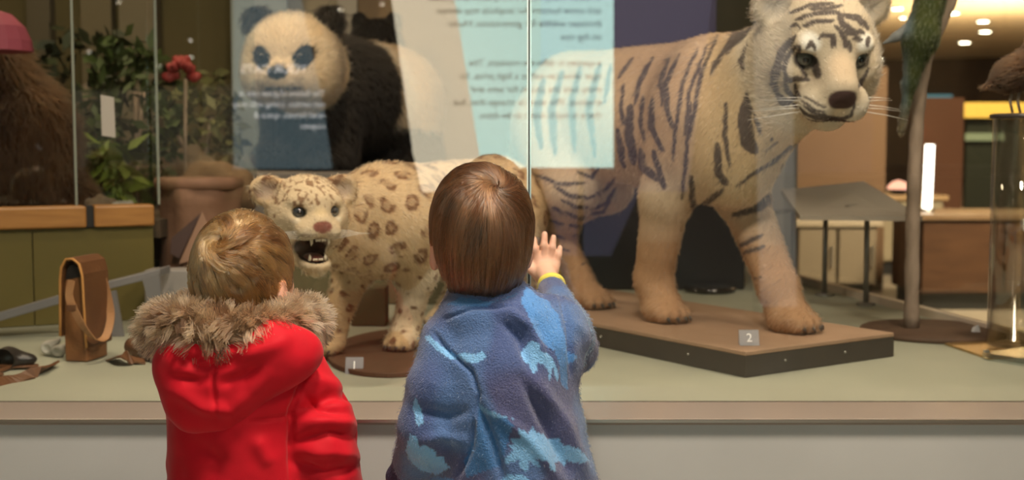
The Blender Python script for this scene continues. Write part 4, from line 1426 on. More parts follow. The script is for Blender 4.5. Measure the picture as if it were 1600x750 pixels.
# olive block behind the leopard's leg
p0, p1 = P(548, 508, 3.46), P(602, 450, 3.46)
gb = box('olive_block', ((p0[0] + p1[0]) / 2, 3.51, (CZ + 0.001 + p1[2]) / 2), (p1[0] - p0[0], 0.09, p1[2] - CZ - 0.001), mat('block_olive', (0.085, 0.07, 0.03), 0.7), bev=0.003)
tag(gb, 'dark olive block behind the leopard\'s front leg', 'block')
gb = box('rear_riser', (P(560, 400, 3.95)[0], 3.98, (CZ + 0.75) / 2), (0.6, 0.10, 0.75 - CZ - 0.002), mat('riser_olive', (0.11, 0.095, 0.045), 0.7), bev=0.003)
tag(gb, 'long olive riser on the case floor below the panda', 'block')

# ---- hide-covered stool with a folded flap
m_hide = mat('hide', (0.26, 0.14, 0.085), 0.75, col2=(0.19, 0.095, 0.055), nscale=9, bump=0.3, bscale=40)
hy = 3.78
top = P(311, 277, hy)
hd = empty('hide_stool', (top[0], hy, CZ)); tag(hd, 'flared brown hide-covered stool with rimmed top behind the red-coated child', 'stool')
Htot = top[2] - CZ
prof = [(0.118, 0.001), (0.125, 0.02), (0.122, 0.08), (0.113, 0.18), (0.108, 0.26), (0.112, 0.32), (0.120, Htot - 0.03)]
o = lathe('hide_body', prof, (top[0], hy, CZ), m_hide, hd, 36)
vs = o.data.vertices
for v_ in vs:
    a_ = math.atan2(v_.co.y - hy, v_.co.x - top[0])
    kx = 1 + 0.05 * math.cos(4 * a_) + 0.04 * math.sin(7 * a_ + v_.co.z * 9)
    v_.co.x = top[0] + (v_.co.x - top[0]) * kx
    v_.co.y = hy + (v_.co.y - hy) * kx
lathe('rim', [(0.118, -0.034), (0.128, -0.028), (0.131, -0.014), (0.127, 0.0), (0.02, 0.003)], (top[0], hy, top[2]), mat('rim_hide', (0.30, 0.16, 0.10), 0.7, col2=(0.22, 0.115, 0.07), nscale=15), hd, 36)
fy = hy - 0.128
prism('flap_and_opening', [P(315, 332, fy), P(268, 372, fy), P(266, 396, fy), P(280, 404, fy)], [P(315, 332, fy + 0.02), P(268, 372, fy + 0.02), P(266, 396, fy + 0.02), P(280, 404, fy + 0.02)], mat('opening_shade', (0.085, 0.05, 0.045), 0.7), hd)  # dark slab coloured as the shade in the triangular opening
prism('flap_and_opening', [P(316, 330, fy - 0.006), P(345, 395, fy - 0.002), P(280, 412, fy - 0.006)], [P(316, 330, fy + 0.012), P(345, 395, fy + 0.016), P(280, 412, fy + 0.012)], mat('inner_hide', (0.36, 0.21, 0.14), 0.75), hd)

# ---- belt, rolled hide, shoe, shells
bl_ = ribbon('leather_belt', [PZ(-20, 604, CZ + 0.004), PZ(20, 594, CZ + 0.004), PZ(58, 582, CZ + 0.008), PZ(84, 570, CZ + 0.004)], 0.030, (0.2, 1, 0.15), m_lea_d, None, 0.005)
tag(bl_, 'dark leather strip lying left of the satchel in front of the shoe', 'leather strip')
rp0, rp1 = PZ(206, 540, CZ + 0.024), PZ(256, 552, CZ + 0.024)
ro = empty('hide_roll', (rp0[0], rp0[1], CZ)); tag(ro, 'small rolled-up brown hide beside the satchel', 'hide roll')
tube('rolled_hide', [rp0, rp0 * 0.7 + rp1 * 0.3, rp0 * 0.3 + rp1 * 0.7, rp1], [0.020, 0.024, 0.023, 0.021], mat('roll_leather', (0.20, 0.085, 0.035), 0.6, col2=(0.14, 0.06, 0.025), nscale=20), ro, 16)
sp = []
for k in range(30):
    a = k * 0.55; r_ = 0.019 * (1 - k / 34)
    sp.append(rp1 + np.array([0.003, -0.0015 - r_ * 0 , 0]) + np.array([0, math.cos(a) * r_, math.sin(a) * r_]))
tube('roll_spiral', sp, 0.0012, m_black, ro, 5)
flp = ribbon('loose_hide', [PZ(176, 560, CZ + 0.004), PZ(192, 556, CZ + 0.022), PZ(206, 561, CZ + 0.012), PZ(226, 565, CZ + 0.004)], 0.035, (0.1, 1, 0), m_lea_d, None, 0.004)
tag(flp, 'crumpled scrap of brown leather beside the hide roll', 'leather scrap')
s = Field(PZ(20, 572, CZ) + np.array([-0.16, -0.06, -0.002]), PZ(20, 572, CZ) + np.array([0.10, 0.08, 0.09]), 0.0035)
q0, q1 = PZ(44, 560, CZ + 0.022), PZ(-20, 575, CZ + 0.022)
s.ell(q0 + np.array([-0.03, 0, -0.002]), (0.050, 0.024, 0.018), 0.02).cone(q0 + np.array([-0.045, 0, 0.004]), q1, 0.022, 0.026, 0.02).cone(q1, q1 + np.array([-0.01, 0, 0.03]), 0.026, 0.024, 0.02)
V, Q = s.mesh()
shoe = empty('leather_shoe', (q0[0], q0[1], CZ)); tag(shoe, 'black leather shoe at the left edge of the case', 'shoe')
dense_obj('upper', V, Q, mat('black_leather', (0.018, 0.015, 0.014), 0.35), shoe)
sf = Field(q1 + np.array([-0.06, -0.06, -0.024]), q0 + np.array([0.05, 0.06, 0.0]), 0.0022)
sf.ell(q0 + np.array([-0.03, 0, -0.016]), (0.054, 0.027, 0.005), 0.004).cone(q0 + np.array([-0.03, 0, -0.016]), q1 + np.array([0, 0, -0.016]), 0.005, 0.005, 0.004).ell(q1 + np.array([0, 0, -0.015]), (0.034, 0.029, 0.006), 0.004)
V, Q = sf.mesh()
dense_obj('sole', V, Q, m_lea_d, shoe)
for (x, y, r_), lb in (((78, 548, 0.022), 'pale carved shell beside the satchel, left of the pair'), ((92, 552, 0.017), 'pale carved shell touching the satchel, right of the pair')):
    c = PZ(x, y + r_ * 350, CZ + 0.0)
    fs = Field(c - 0.05, c + 0.05, 0.003)
    fs.ell(c + np.array([0, 0, r_ * 0.8]), (r_, r_ * 0.8, r_ * 0.8), 0.01).cone(c + np.array([0, 0, r_]), c + np.array([r_, 0, r_ * 1.7]), r_ * 0.6, r_ * 0.25, 0.01)
    fs.ell(c + np.array([-r_ * 0.2, -r_ * 0.8, r_ * 0.9]), (r_ * 0.5, r_ * 0.5, r_ * 0.4), 0.006, sub=True)
    V, Q = fs.mesh(); V[:, 2] = np.maximum(V[:, 2], CZ + 0.0005)
    V = V + vnormals(V, Q) * (0.003 * (noise3(V, 90) - 0.5))[:, None]
    tag(dense_obj('shell', V, Q, mat('shell_white', (0.62, 0.60, 0.54), 0.4, col2=(0.45, 0.43, 0.38), nscale=40)), lb, 'shell', 'shells by the satchel')

# ---- dark dish under the tiger, right rear
dc = PZ(1128, 470, CZ + 0.001)
dd = lathe('dark_dish', [(0.085, 0.0), (0.088, 0.008), (0.086, 0.018), (0.080, 0.016), (0.02, 0.012)], (dc[0], dc[1] + 0.25, CZ + 0.001), mat('gloss_black', (0.02, 0.017, 0.015), 0.12, coat=0.6), None, 40)
tag(dd, 'glossy black dish on the floor behind the tiger\'s front legs', 'dish')

# ---- sloped reading panel on thin legs
rp_ = empty('reading_panel', PZ(1320, 465, CZ)); tag(rp_, 'tilted grey reading panel on thin metal legs behind the tiger', 'reading panel')
A_, B_, C_, D_ = P(1221, 303, 4.30), P(1350, 290, 4.05), P(1442, 346, 3.62), P(1250, 344, 3.85)
m_rp = mat('panel_beige_grey', (0.33, 0.29, 0.235), 0.55, col2=(0.30, 0.265, 0.21), nscale=5)
dn = np.array([0, 0.004, 0.014])
prism('panel_board', [A_, B_, C_, D_], [A_ + dn, B_ + dn, C_ + dn, D_ + dn], m_rp, rp_)
m_leg = mat('leg_metal', (0.30, 0.28, 0.25), 0.4, 0.7)
for xt, yt, xf, yf in ((1240, 330, 1240, 447), (1290, 338, 1288, 461), (1355, 322, 1353, 476)):
    ft = PZ(xf, yf, CZ + 0.001); hd_ = P(xt, yt, ft[1] - 0.02)
    lg = tube('leg', [ft, hd_], 0.0085, m_leg, rp_, 10)
    lathe('foot', [(0.03, 0), (0.03, 0.005), (0.01, 0.008)], ft, m_leg, lg, 18)
    tube('bracket', [hd_ + np.array([-0.07, -0.02, -0.004]), hd_ + np.array([0.04, 0.0, 0.012])], 0.007, m_leg, rp_, 8)

# ---- thin tree trunk on a disc with a green parrot
tb = PZ(1424, 513, CZ + 0.012)
tr_ = empty('tree_trunk', tb); tag(tr_, 'thin bare tree trunk on a round brown base', 'tree')
lathe('base_disc', [(0.185, 0.0), (0.185, 0.010), (0.180, 0.013), (0.02, 0.0135)], (P(1455, 520, tb[1])[0], tb[1] - 0.01, CZ + 0.0005), mat('disc_brown', (0.10, 0.055, 0.032), 0.75, col2=(0.08, 0.045, 0.026), nscale=15), tr_, 48)
m_bark = mat('bark', (0.34, 0.26, 0.20), 0.85, col2=(0.22, 0.165, 0.12), nscale=26, bump=0.5, bscale=45, stretch=(1, 1, 0.35))
ty = tb[1]
tp = spline([tb, P(1425, 420, ty), P(1427, 320, ty), P(1431, 220, ty), P(1437, 150, ty), P(1447, 95, ty), P(1466, 45, ty), P(1486, 0, ty), P(1500, -40, ty)], 5)
tube('trunk', tp, [0.0195 - 0.004 * i / len(tp) + 0.0012 * math.sin(i * 1.7) for i in range(len(tp))], m_bark, tr_, 14)
tube('twig', spline([P(1437, 150, ty), P(1446, 100, ty - 0.02), P(1455, 70, ty - 0.03)], 5), 0.008, m_bark, tr_, 8)
pr = empty('parrot', P(1440, 90, ty - 0.05)); tag(pr, 'green parrot with long tail perched on the tree trunk', 'bird')
py_ = ty - 0.055
f = Field(P(1420, 90, py_) + np.array([-0.13, -0.09, -0.24]), P(1450, 90, py_) + np.array([0.11, 0.09, 0.33]), 0.004)
f.cone(P(1462, -30, py_), P(1438, 60, py_), 0.036, 0.040, 0.03).cone(P(1438, 60, py_), P(1422, 130, py_), 0.040, 0.018, 0.03)
f.cone(P(1422, 130, py_ + 0.005), P(1408, 205, py_ + 0.01), 0.016, 0.008, 0.015)
f.ell(P(1472, -70, py_), (0.034, 0.034, 0.034), 0.02)
f.cone(P(1486, -68, py_), P(1493, -55, py_), 0.014, 0.004, 0.01)
V, Q = f.mesh()
pxp = to_px(V)
col = lerp((0.055, 0.065, 0.018), (0.03, 0.042, 0.016), noise3(V, 40))
col = lerp(col, (0.10, 0.14, 0.16), sstep(70, 40, pxp[:, 1]) * sstep(1435, 1415, pxp[:, 0]) + 0.6 * sstep(60, 110, pxp[:, 1]) * sstep(1425, 1412, pxp[:, 0]))
col = lerp(col, (0.12, 0.10, 0.06), sstep(150, 200, pxp[:, 1]))
dense_obj('body', V, Q, M_FURSKIN, pr, col)
fur('feathers', V, vnormals(V, Q), col, 5000, 0.008, 0.0010, M_FUR, pr, (-0.2, 0, -1), hn=0.15, jitter=0.1)
f = Field(P(1400, 60, py_) + np.array([-0.09, -0.05, -0.07]), P(1400, 60, py_) + np.array([0.08, 0.06, 0.08]), 0.0035)
f.cone(P(1425, 40, py_ + 0.01), P(1400, 58, py_ + 0.01), 0.016, 0.012, 0.01).cone(P(1400, 58, py_ + 0.01), P(1380, 68, py_ + 0.01), 0.012, 0.003, 0.008)
V, Q = f.mesh()
dense_obj('wing_tip', V, Q, M_FURSKIN, pr, np.tile(np.array([0.16, 0.17, 0.17]), (len(V), 1)))
for q in (0, 1):
    tube('claw', [P(1438, 80 + 14 * q, py_ + 0.02), P(1450, 84 + 14 * q, py_ + 0.045), P(1456, 76 + 14 * q, py_ + 0.05)], 0.004, m_claw, pr, 6)

# ---- acrylic column with a brown bird, brass-topped foot plate
acx = PZ(1592, 548, CZ)
ac = empty('acrylic_column', acx); tag(ac, 'clear acrylic column on a brass plate at the right edge', 'display column')
ztop = P(1592, 184, acx[1])[2]
R0 = 0.074
def hollow(name, r0, r1, z0, z1, c, material, parent):
    return lathe(name, [(r1, z0), (r0, z0), (r0, z1), (r1, z1), (r1, z0 + 0.0001)], c, material, parent, 48)
hollow('column_wall', R0, R0 - 0.006, 0.014, ztop - CZ, (acx[0], acx[1], CZ), glass_mat('column_acrylic', 0.14, (0.95, 0.96, 0.96)), ac)
lathe('top_plate', [(R0 + 0.008, 0), (R0 + 0.008, 0.007), (R0, 0.010), (0.01, 0.0105)], (acx[0], acx[1], ztop), mat('top_plate_dark', (0.06, 0.05, 0.045), 0.3), ac, 48)
tube('inner_rod', [(acx[0] + 0.03, acx[1], CZ + 0.014), (acx[0] + 0.03, acx[1], ztop)], 0.010, mat('rod_clear', (0.55, 0.57, 0.58), 0.1, 0.6), ac, 14)
fp = [PZ(1476, 537, CZ + 0.004), PZ(1545, 560, CZ + 0.004), PZ(1680, 552, CZ + 0.004), PZ(1610, 530, CZ + 0.004)]
prism('foot_plate', [(q[0], q[1], CZ + 0.0005) for q in fp], [(q[0], q[1], CZ + 0.006) for q in fp], mat('brass', (0.60, 0.40, 0.16), 0.25, 0.8), ac, 0.001)
fp2 = [PZ(1535, 556, CZ + 0.01), PZ(1600, 566, CZ + 0.01), PZ(1680, 556, CZ + 0.01), PZ(1610, 546, CZ + 0.01)]
prism('clear_foot', [(q[0], q[1], CZ + 0.006) for q in fp2], [(q[0], q[1], CZ + 0.018) for q in fp2], glass_mat('foot_acrylic', 0.12, (0.80, 0.84, 0.85)), ac)
for q in fp2[:2]:
    box('foot_bolt', (q[0] + 0.01, q[1] + 0.004, CZ + 0.02), (0.012, 0.008, 0.006), m_steel, ac, 0.001)
cr_ = PZ(1524, 526, CZ + 0.001)
cry = prism('clear_crystal', [cr_ + np.array(v) for v in ((-0.016, -0.006, 0), (0.014, -0.008, 0), (0.016, 0.012, 0), (-0.012, 0.014, 0))],
            [cr_ + np.array(v) for v in ((-0.010, 0.0, 0.018), (0.004, -0.004, 0.032), (0.012, 0.008, 0.028), (-0.004, 0.010, 0.024))], mat('crystal', (0.7, 0.7, 0.72), 0.08, 0.3, spec=0.9))
tag(cry, 'small clear faceted stone on the floor beside the acrylic column', 'stone')
by = acx[1]
bd = empty('brown_bird', (acx[0], by, ztop + 0.011)); tag(bd, 'dark brown bird standing on top of the acrylic column', 'bird')
f = Field(P(1590, 110, by) + np.array([-0.10, -0.07, -0.09]), P(1590, 110, by) + np.array([0.16, 0.07, 0.12]), 0.0035)
f.ell(P(1592, 112, by), (0.050, 0.034, 0.030), 0.02, rotmat((0.9, 0, 0.45))).ell(P(1590, 112, by), (0.058, 0.042, 0.040), 0.02, rotmat((0.9, 0, 0.45))).cone(P(1575, 122, by), P(1543, 135, by), 0.022, 0.006, 0.02)
f.cone(P(1606, 95, by), P(1622, 62, by), 0.026, 0.020, 0.02).cone(P(1622, 60, by), P(1650, 58, by), 0.012, 0.002, 0.01)
V, Q = f.mesh()
col = lerp((0.06, 0.028, 0.012), (0.03, 0.016, 0.008), noise3(V, 60))
dense_obj('body', V, Q, M_FURSKIN, bd, col)
fur('feathers', V, vnormals(V, Q), col, 5000, 0.014, 0.0012, M_FUR, bd, (-1, 0, -0.3), hn=0.25, jitter=0.2)
for x in (1582, 1594):
    q = P(x, 184, by); q[2] = ztop + 0.012
    tube('leg', [P(x, 138, by), P(x - 4, 158, by), q], 0.0035, mat('bird_leg', (0.25, 0.2, 0.15), 0.6), bd, 6)

# ---- diorama beyond the left panes
def bush(name, c, size, colr, n, leaf, label, seed, parent=None, trunk=True):
    r = np.random.default_rng(seed)
    o = empty(name, (c[0], c[1], c[2])); tag(o, label, 'plant')
    V_, F_ = [], []
    for i in range(n):
        d = r.normal(size=3); d /= np.linalg.norm(d)
        p = np.array(c) + np.array([0, 0, size[2]]) + d * np.array(size) * r.uniform(0.5, 1.0) ** 0.5
        t = r.normal(size=3) + np.array([0, 0, -0.4]); t /= np.linalg.norm(t)
        s_ = np.cross(t, r.normal(size=3)); s_ /= np.linalg.norm(s_)
        L_ = leaf * r.uniform(0.6, 1.3)
        k = len(V_)
        V_ += [p, p + t * L_ * 0.5 + s_ * L_ * 0.22, p + t * L_, p + t * L_ * 0.5 - s_ * L_ * 0.22]
        F_.append((k, k + 1, k + 2, k + 3))
    m = mat('leaf_' + name + str(seed), colr, 0.6, col2=tuple(q * 0.6 for q in colr), nscale=9)
    lf_ = mesh_obj('foliage', V_, F_, m, o); lf_['kind'] = 'stuff'
    for k in range(3):
        tube('stem', spline([np.array(c) + np.array([0.02 * k - 0.02, 0, 0]), np.array(c) + np.array([r.normal() * size[0] * 0.4, r.normal() * size[1] * 0.4, size[2] * 1.3])], 3), 0.008, m_bark, o, 6)
    return o
DZ = 0.826
def dpos(x, Y):
    p = P(x, 300, Y); return (p[0], Y, DZ)
bush('leafy_shrub', dpos(205, 4.35), (0.17, 0.15, 0.30), (0.055, 0.085, 0.02), 420, 0.07, 'dark green leafy shrub behind the pane right of the paper note', 21)
bush('tall_grass', dpos(172, 4.15), (0.05, 0.05, 0.12), (0.16, 0.22, 0.03), 130, 0.10, 'bright green tuft under the paper note', 22)
bush('leafy_shrub', dpos(320, 4.75), (0.15, 0.12, 0.24), (0.15, 0.15, 0.055), 420, 0.06, 'yellow-green leafy shrub left of the panda', 23)
bush('leafy_shrub', dpos(130, 4.9), (0.30, 0.15, 0.34), (0.035, 0.045, 0.016), 420, 0.09, 'large dark shrub at the back of the diorama', 24)
f = Field((-0.40, -0.28, -0.02), (0.40, 0.28, 0.62), 0.012)
f.ell((0, 0, 0.22), (0.24, 0.18, 0.24), 0.05).ell((-0.05, -0.02, 0.42), (0.16, 0.14, 0.14), 0.05).cone((0.15, 0, 0.12), (0.24, -0.03, 0.03), 0.09, 0.07, 0.05).cone((-0.18, 0, 0.15), (-0.22, -0.05, 0.03), 0.09, 0.08, 0.05)
V, Q = f.mesh(); V[:, 2] = np.maximum(V[:, 2], 0.0)
mo = np.array(dpos(0, 4.0))
mb = empty('shaggy_mount', mo); tag(mb, 'dark brown shaggy furred mount behind the leftmost pane', 'animal mount')
Wm = V + mo; N = vnormals(Wm, Q)
col = lerp((0.03, 0.013, 0.006), (0.09, 0.04, 0.015), noise3(V, 14))
dense_obj('body', Wm, Q, M_FURSKIN, mb, col)
fur('fur', Wm, N, col, 12000, 0.05, 0.0014, M_FUR, mb, (0, 0, -1), mask=V[:, 2] > 0.02, jitter=0.3, hn=0.4)
def rock(c, s, colr, label, seed):
    f = Field(np.array(c) - np.array([s * 1.6, s * 1.4, 0.02]), np.array(c) + np.array([s * 1.6, s * 1.4, s * 2.0]), s / 14)
    f.ell(np.array(c) + np.array([0, 0, s * 0.6]), (s, s * 0.8, s * 0.85), 0.02).ell(np.array(c) + np.array([s * 0.5, -s * 0.2, s * 0.4]), (s * 0.7, s * 0.6, s * 0.6), 0.03)
    V, Q = f.mesh(); V = V + vnormals(V, Q) * (s * 0.35 * (noise3(V, 2.2 / s, seed) - 0.5))[:, None]
    V[:, 2] = np.maximum(V[:, 2], c[2])
    o = dense_obj('rock', V, Q, mat('rock%d' % seed, colr, 0.9, col2=tuple(q * 0.6 for q in colr), nscale=12, bump=0.4, bscale=25))
    return tag(o, label, 'rock', 'diorama rocks')
rock(dpos(340, 4.2), 0.11, (0.24, 0.15, 0.085), 'warm brown rock beside the panda\'s platform', 31)
rock(dpos(285, 4.62), 0.14, (0.17, 0.12, 0.075), 'large dark rock under the modelled red reflection', 32)
rock(dpos(190, 3.75), 0.035, (0.40, 0.38, 0.34), 'small pale stone on the diorama edge', 33)
rock(dpos(155, 3.78), 0.045, (0.16, 0.11, 0.07), 'small brown stone on the diorama edge below the paper note', 34)
fc = P(285, 108, 4.28)  # red blobs on a stem, added to stand for a red reflection
fw = empty('red_reflection', (fc[0], fc[1], DZ)); tag(fw, 'deep red cluster modelled in place of a red reflection over the diorama rocks', 'reflection')
tube('stem', [(fc[0], fc[1], DZ), (fc[0] + 0.01, fc[1], fc[2] - 0.03)], 0.006, m_bark, fw, 6)
for k in range(16):
    a = k * 2.4; rr = 0.016 + 0.004 * (k % 5)
    uv_sphere('red_blob', fc + np.array([math.cos(a) * rr * 1.5, math.sin(a) * rr, 0.03 * math.sin(k * 1.3)]), (0.022, 0.012, 0.017), mat('reflection_red', (0.30, 0.035, 0.035), 0.6), fw, 10, 6, rotmat((math.cos(a), math.sin(a), 0.4)))
pk = P(-14, 80, 3.70)
pm = empty('pink_parasol', (pk[0], pk[1], DZ)); tag(pm, 'pink parasol canopy at the upper left edge', 'parasol')
lathe('canopy', [(0.115, 0.0), (0.112, 0.03), (0.095, 0.07), (0.06, 0.105), (0.01, 0.12)], pk, mat('pink_cloth', (0.50, 0.10, 0.16), 0.7), pm, 16, smooth=False)
tube('pole', [(pk[0], pk[1], DZ), (pk[0], pk[1], pk[2] + 0.11)], 0.006, m_bark, pm, 8)
# paper note on the pane
s = along(168)
A0 = np.array([-2.2, 3.06]); cc = A0 + dirn_left * s
Yn = cc[1] - 0.004
pn = [P(157, 148, Yn - 0.005), P(178, 152, Yn + 0.008), P(180.5, 215, Yn + 0.008), P(159, 212, Yn - 0.005)]
note = prism('paper_note', pn, [q + np.array([0.0, 0.0008, 0]) for q in pn], mat('paper', (0.50, 0.46, 0.42), 0.8))
tag(note, 'small blank paper note stuck on the diorama glass', 'paper')

# ================================================================== CHILDREN
m_skin = mat('skin', (0.72, 0.45, 0.33), 0.5, attr='col', spec=0.35)
m_skin.node_tree.nodes['Principled BSDF'].inputs['Subsurface Weight'].default_value = 0.15
m_skin.node_tree.nodes['Principled BSDF'].inputs['Subsurface Radius'].default_value = (0.006, 0.002, 0.001)
M_HAIR = hair_mat('hair_strands', 0.22, 0.35)
SKIN = np.array([0.74, 0.45, 0.33])


def head_field(f, C, R, s=1.0):
    def h(a, b, c):
        return C + R @ (np.array([a, b, c], float) * s)
    A = lambda *r: np.array(r) * s
    f.ell(h(-0.008, 0, 0.012), A(0.084, 0.068, 0.078), 0.02, R)
    f.ell(h(0.022, 0, -0.038), A(0.058, 0.056, 0.058), 0.03, R)
    f.ell(h(0.050, 0, -0.075), A(0.022, 0.022, 0.016), 0.02, R)          # chin
    f.cone(h(0.078, 0, 0.0), h(0.092, 0, -0.024), 0.006 * s, 0.010 * s, 0.01)   # nose
    for b in (-1, 1):
        f.ell(h(0.058, b * 0.034, -0.034), A(0.022, 0.022, 0.022), 0.02, R)
        f.ell(h(0.080, b * 0.027, 0.002), A(0.012, 0.015, 0.010), 0.010, R, sub=True)
        f.ell(h(0.082, b * 0.007, -0.050), A(0.008, 0.012, 0.005), 0.006, R)
        f.ell(h(-0.006, b * 0.074, -0.034), A(0.017, 0.010, 0.029), 0.006, R)   # ear
        f.ell(h(-0.001, b * 0.083, -0.030), A(0.010, 0.005, 0.018), 0.004, R, sub=True)
    f.cone(h(-0.02, 0, -0.05), h(-0.03, 0, -0.13), 0.042 * s, 0.045 * s, 0.02)
    return h


def finger(f, pts, r0, r1, k=0.003):
    n = len(pts) - 1
    for i in range(n):
        f.cone(pts[i], pts[i + 1], r0 + (r1 - r0) * i / n, r0 + (r1 - r0) * (i + 1) / n, k)


def loose_hand(f, w, d, side, out, s=1.0):
    """relaxed hand: wrist w, direction d, side = thumb direction, out = palm normal"""
    w = np.array(w, float); d = np.array(d, float); d /= np.linalg.norm(d)
    side = np.array(side, float); out = np.array(out, float)
    f.cone(w, w + d * 0.02 * s, 0.018 * s, 0.019 * s, 0.01)
    for i, (o, L) in enumerate(((0.019, 0.046), (0.006, 0.052), (-0.007, 0.048), (-0.019, 0.037))):
        b = w + d * 0.048 * s + side * o * s
        f.cone(w + d * 0.012 * s + side * o * 0.7 * s, b, 0.011 * s, 0.009 * s, 0.008)
        m = b + d * L * 0.5 * s + out * 0.006 * s
        e = m + d * L * 0.4 * s + out * 0.022 * s
        finger(f, [b, m, e], 0.0075 * s, 0.006 * s)
    b = w + d * 0.015 * s + side * 0.016 * s
    finger(f, [b, b + d * 0.02 * s + side * 0.016 * s + out * 0.008 * s, b + d * 0.038 * s + side * 0.016 * s + out * 0.016 * s], 0.0095 * s, 0.007 * s)


def face_colour(V, C, R, s=1.0):
    hl = ((V - C) @ R) / s
    col = lerp(SKIN, SKIN * np.array([0.95, 0.85, 0.8]), noise3(V, 30))
    ear = (np.abs(hl[:, 1]) > 0.068) & (np.abs(hl[:, 2]) < 0.06)
    col = lerp(col, (0.78, 0.40, 0.30), ear * 0.5)
    lips = (np.linalg.norm((hl - np.array([0.084, 0, -0.050])) / np.array([0.02, 0.019, 0.006]), axis=1) < 1)
    col[lips] = (0.55, 0.20, 0.17)
    brow = (np.abs(hl[:, 2] - 0.020) < 0.004) & (hl[:, 0] > 0.05) & (np.abs(np.abs(hl[:, 1]) - 0.028) < 0.014)
    col[brow] = (0.20, 0.11, 0.06)
    return col, hl


def scalp_ok(q):
    a, b, c = q[..., 0], q[..., 1], q[..., 2]
    line = np.where(a > 0, 0.52 * sstep(0.15, 0.8, a) + -0.25 * (1 - sstep(0.0, 0.5, a)), -0.62 + 0.35 * sstep(-0.6, 0.0, a))
    return c > line


def make_hair(C, R, A, whorl_w, n, steps, step, colf, parent, swirl=1.2, grav=0.6, nclump=420, clump=0.55, lowz=1.0, lift=0.05,
              rad=0.00042, cut=None, seed=1, hpow=0.5, wild=0.02, swr=0.35):
    r = np.random.default_rng(seed)
    wq = R.T @ np.array(whorl_w, float); wq /= np.linalg.norm(wq)
    q = r.normal(size=(n * 3, 3)); q /= np.linalg.norm(q, axis=1, keepdims=True)
    q = q[scalp_ok(q)][:n]
    n = len(q)
    # clump centres
    ci = r.choice(n, nclump, replace=False)
    cid = np.empty(n, int)
    for s0 in range(0, n, 2000):
        cid[s0:s0 + 2000] = np.argmax(q[s0:s0 + 2000] @ q[ci].T, 1)
    layer = 0.45 * r.random(n) ** 0.7 + 0.75 * r.random(nclump)[cid]
    own = ci[cid]
    g = R.T @ np.array([0, 0, -1.0])
    rnd = r.normal(0, wild, (n, 3)) + r.normal(0, wild * 1.6, (nclump, 3))[cid]
    steps_i = steps
    L = r.uniform(0.75, 1.1, n) * np.ones(n)
    pts = []
    def place(q, t):
        lo = np.minimum(q[:, 2], 0)
        hz = np.sqrt(np.maximum(1 - q[:, 2] ** 2, 1e-4))
        fac = np.where(q[:, 2] < 0, hz ** hpow / hz, 1.0)
        p = q * A
        p[:, 0] *= fac; p[:, 1] *= fac
        p[:, 2] = np.where(q[:, 2] < 0, p[:, 2] * lowz, p[:, 2])
        k = 1 + lift * (0.25 + layer) * np.minimum(1, 3 * t)
        return C + (p * k[:, None]) @ R.T
    for i in range(steps_i):
        t = i / (steps_i - 1)
        pts.append(place(q.copy(), t * np.ones(n)))
        ang = np.arccos(np.clip(q @ wq, -1, 1))
        aw = q - wq; aw -= q * np.sum(aw * q, 1, keepdims=True)
        aw /= np.linalg.norm(aw, axis=1, keepdims=True) + 1e-6
        sw = np.cross(np.broadcast_to(wq, q.shape), q)
        sw /= np.linalg.norm(sw, axis=1, keepdims=True) + 1e-6
        gt = g - q * (q @ g)[:, None]
        d = aw * 1.0 + sw * (swirl * np.exp(-ang / swr))[:, None] + gt * (grav * sstep(0.25, 1.3, ang))[:, None] + rnd
        d -= q * np.sum(d * q, 1, keepdims=True)
        d /= np.linalg.norm(d, axis=1, keepdims=True) + 1e-6
        q = q + d * (step * L)[:, None]
        q /= np.linalg.norm(q, axis=1, keepdims=True)
    pts = np.stack(pts, 1)
    t = np.linspace(0, 1, steps_i)[None, :, None]
    pts = pts * (1 - clump * t ** 1.5) + pts[own] * (clump * t ** 1.5)
    if cut is not None:                        # trim below the hem of the haircut
        z = pts[..., 2]
        lim = cut(pts[..., 0], pts[..., 1]) + r.normal(0, 0.003, n)[:, None] + r.normal(0, 0.012, nclump)[cid][:, None]
        over = z < lim
        first = np.where(over.any(1), over.argmax(1), steps_i)
        for k in range(1, steps_i):
            m = (first <= k)
            pts[m, k] = pts[m, k - 1] + (pts[m, k] - pts[m, k - 1]) * 0.02
    colr = colf(r, n, cid, nclump)
    return strands('hair', pts, np.linspace(rad, rad * 0.35, steps_i), colr, M_HAIR, parent)


def folds(V, N, px, vis, lst):
    D = np.zeros(len(V))
    for pl, wd, dep in lst:
        d, t = seg_dist(px, pl)
        D += 1.6 * dep * np.exp(-(d / wd) ** 2) * np.clip(4 * t * (1 - t) + 0.25, 0, 1) * vis
    return V + N * D[:, None]


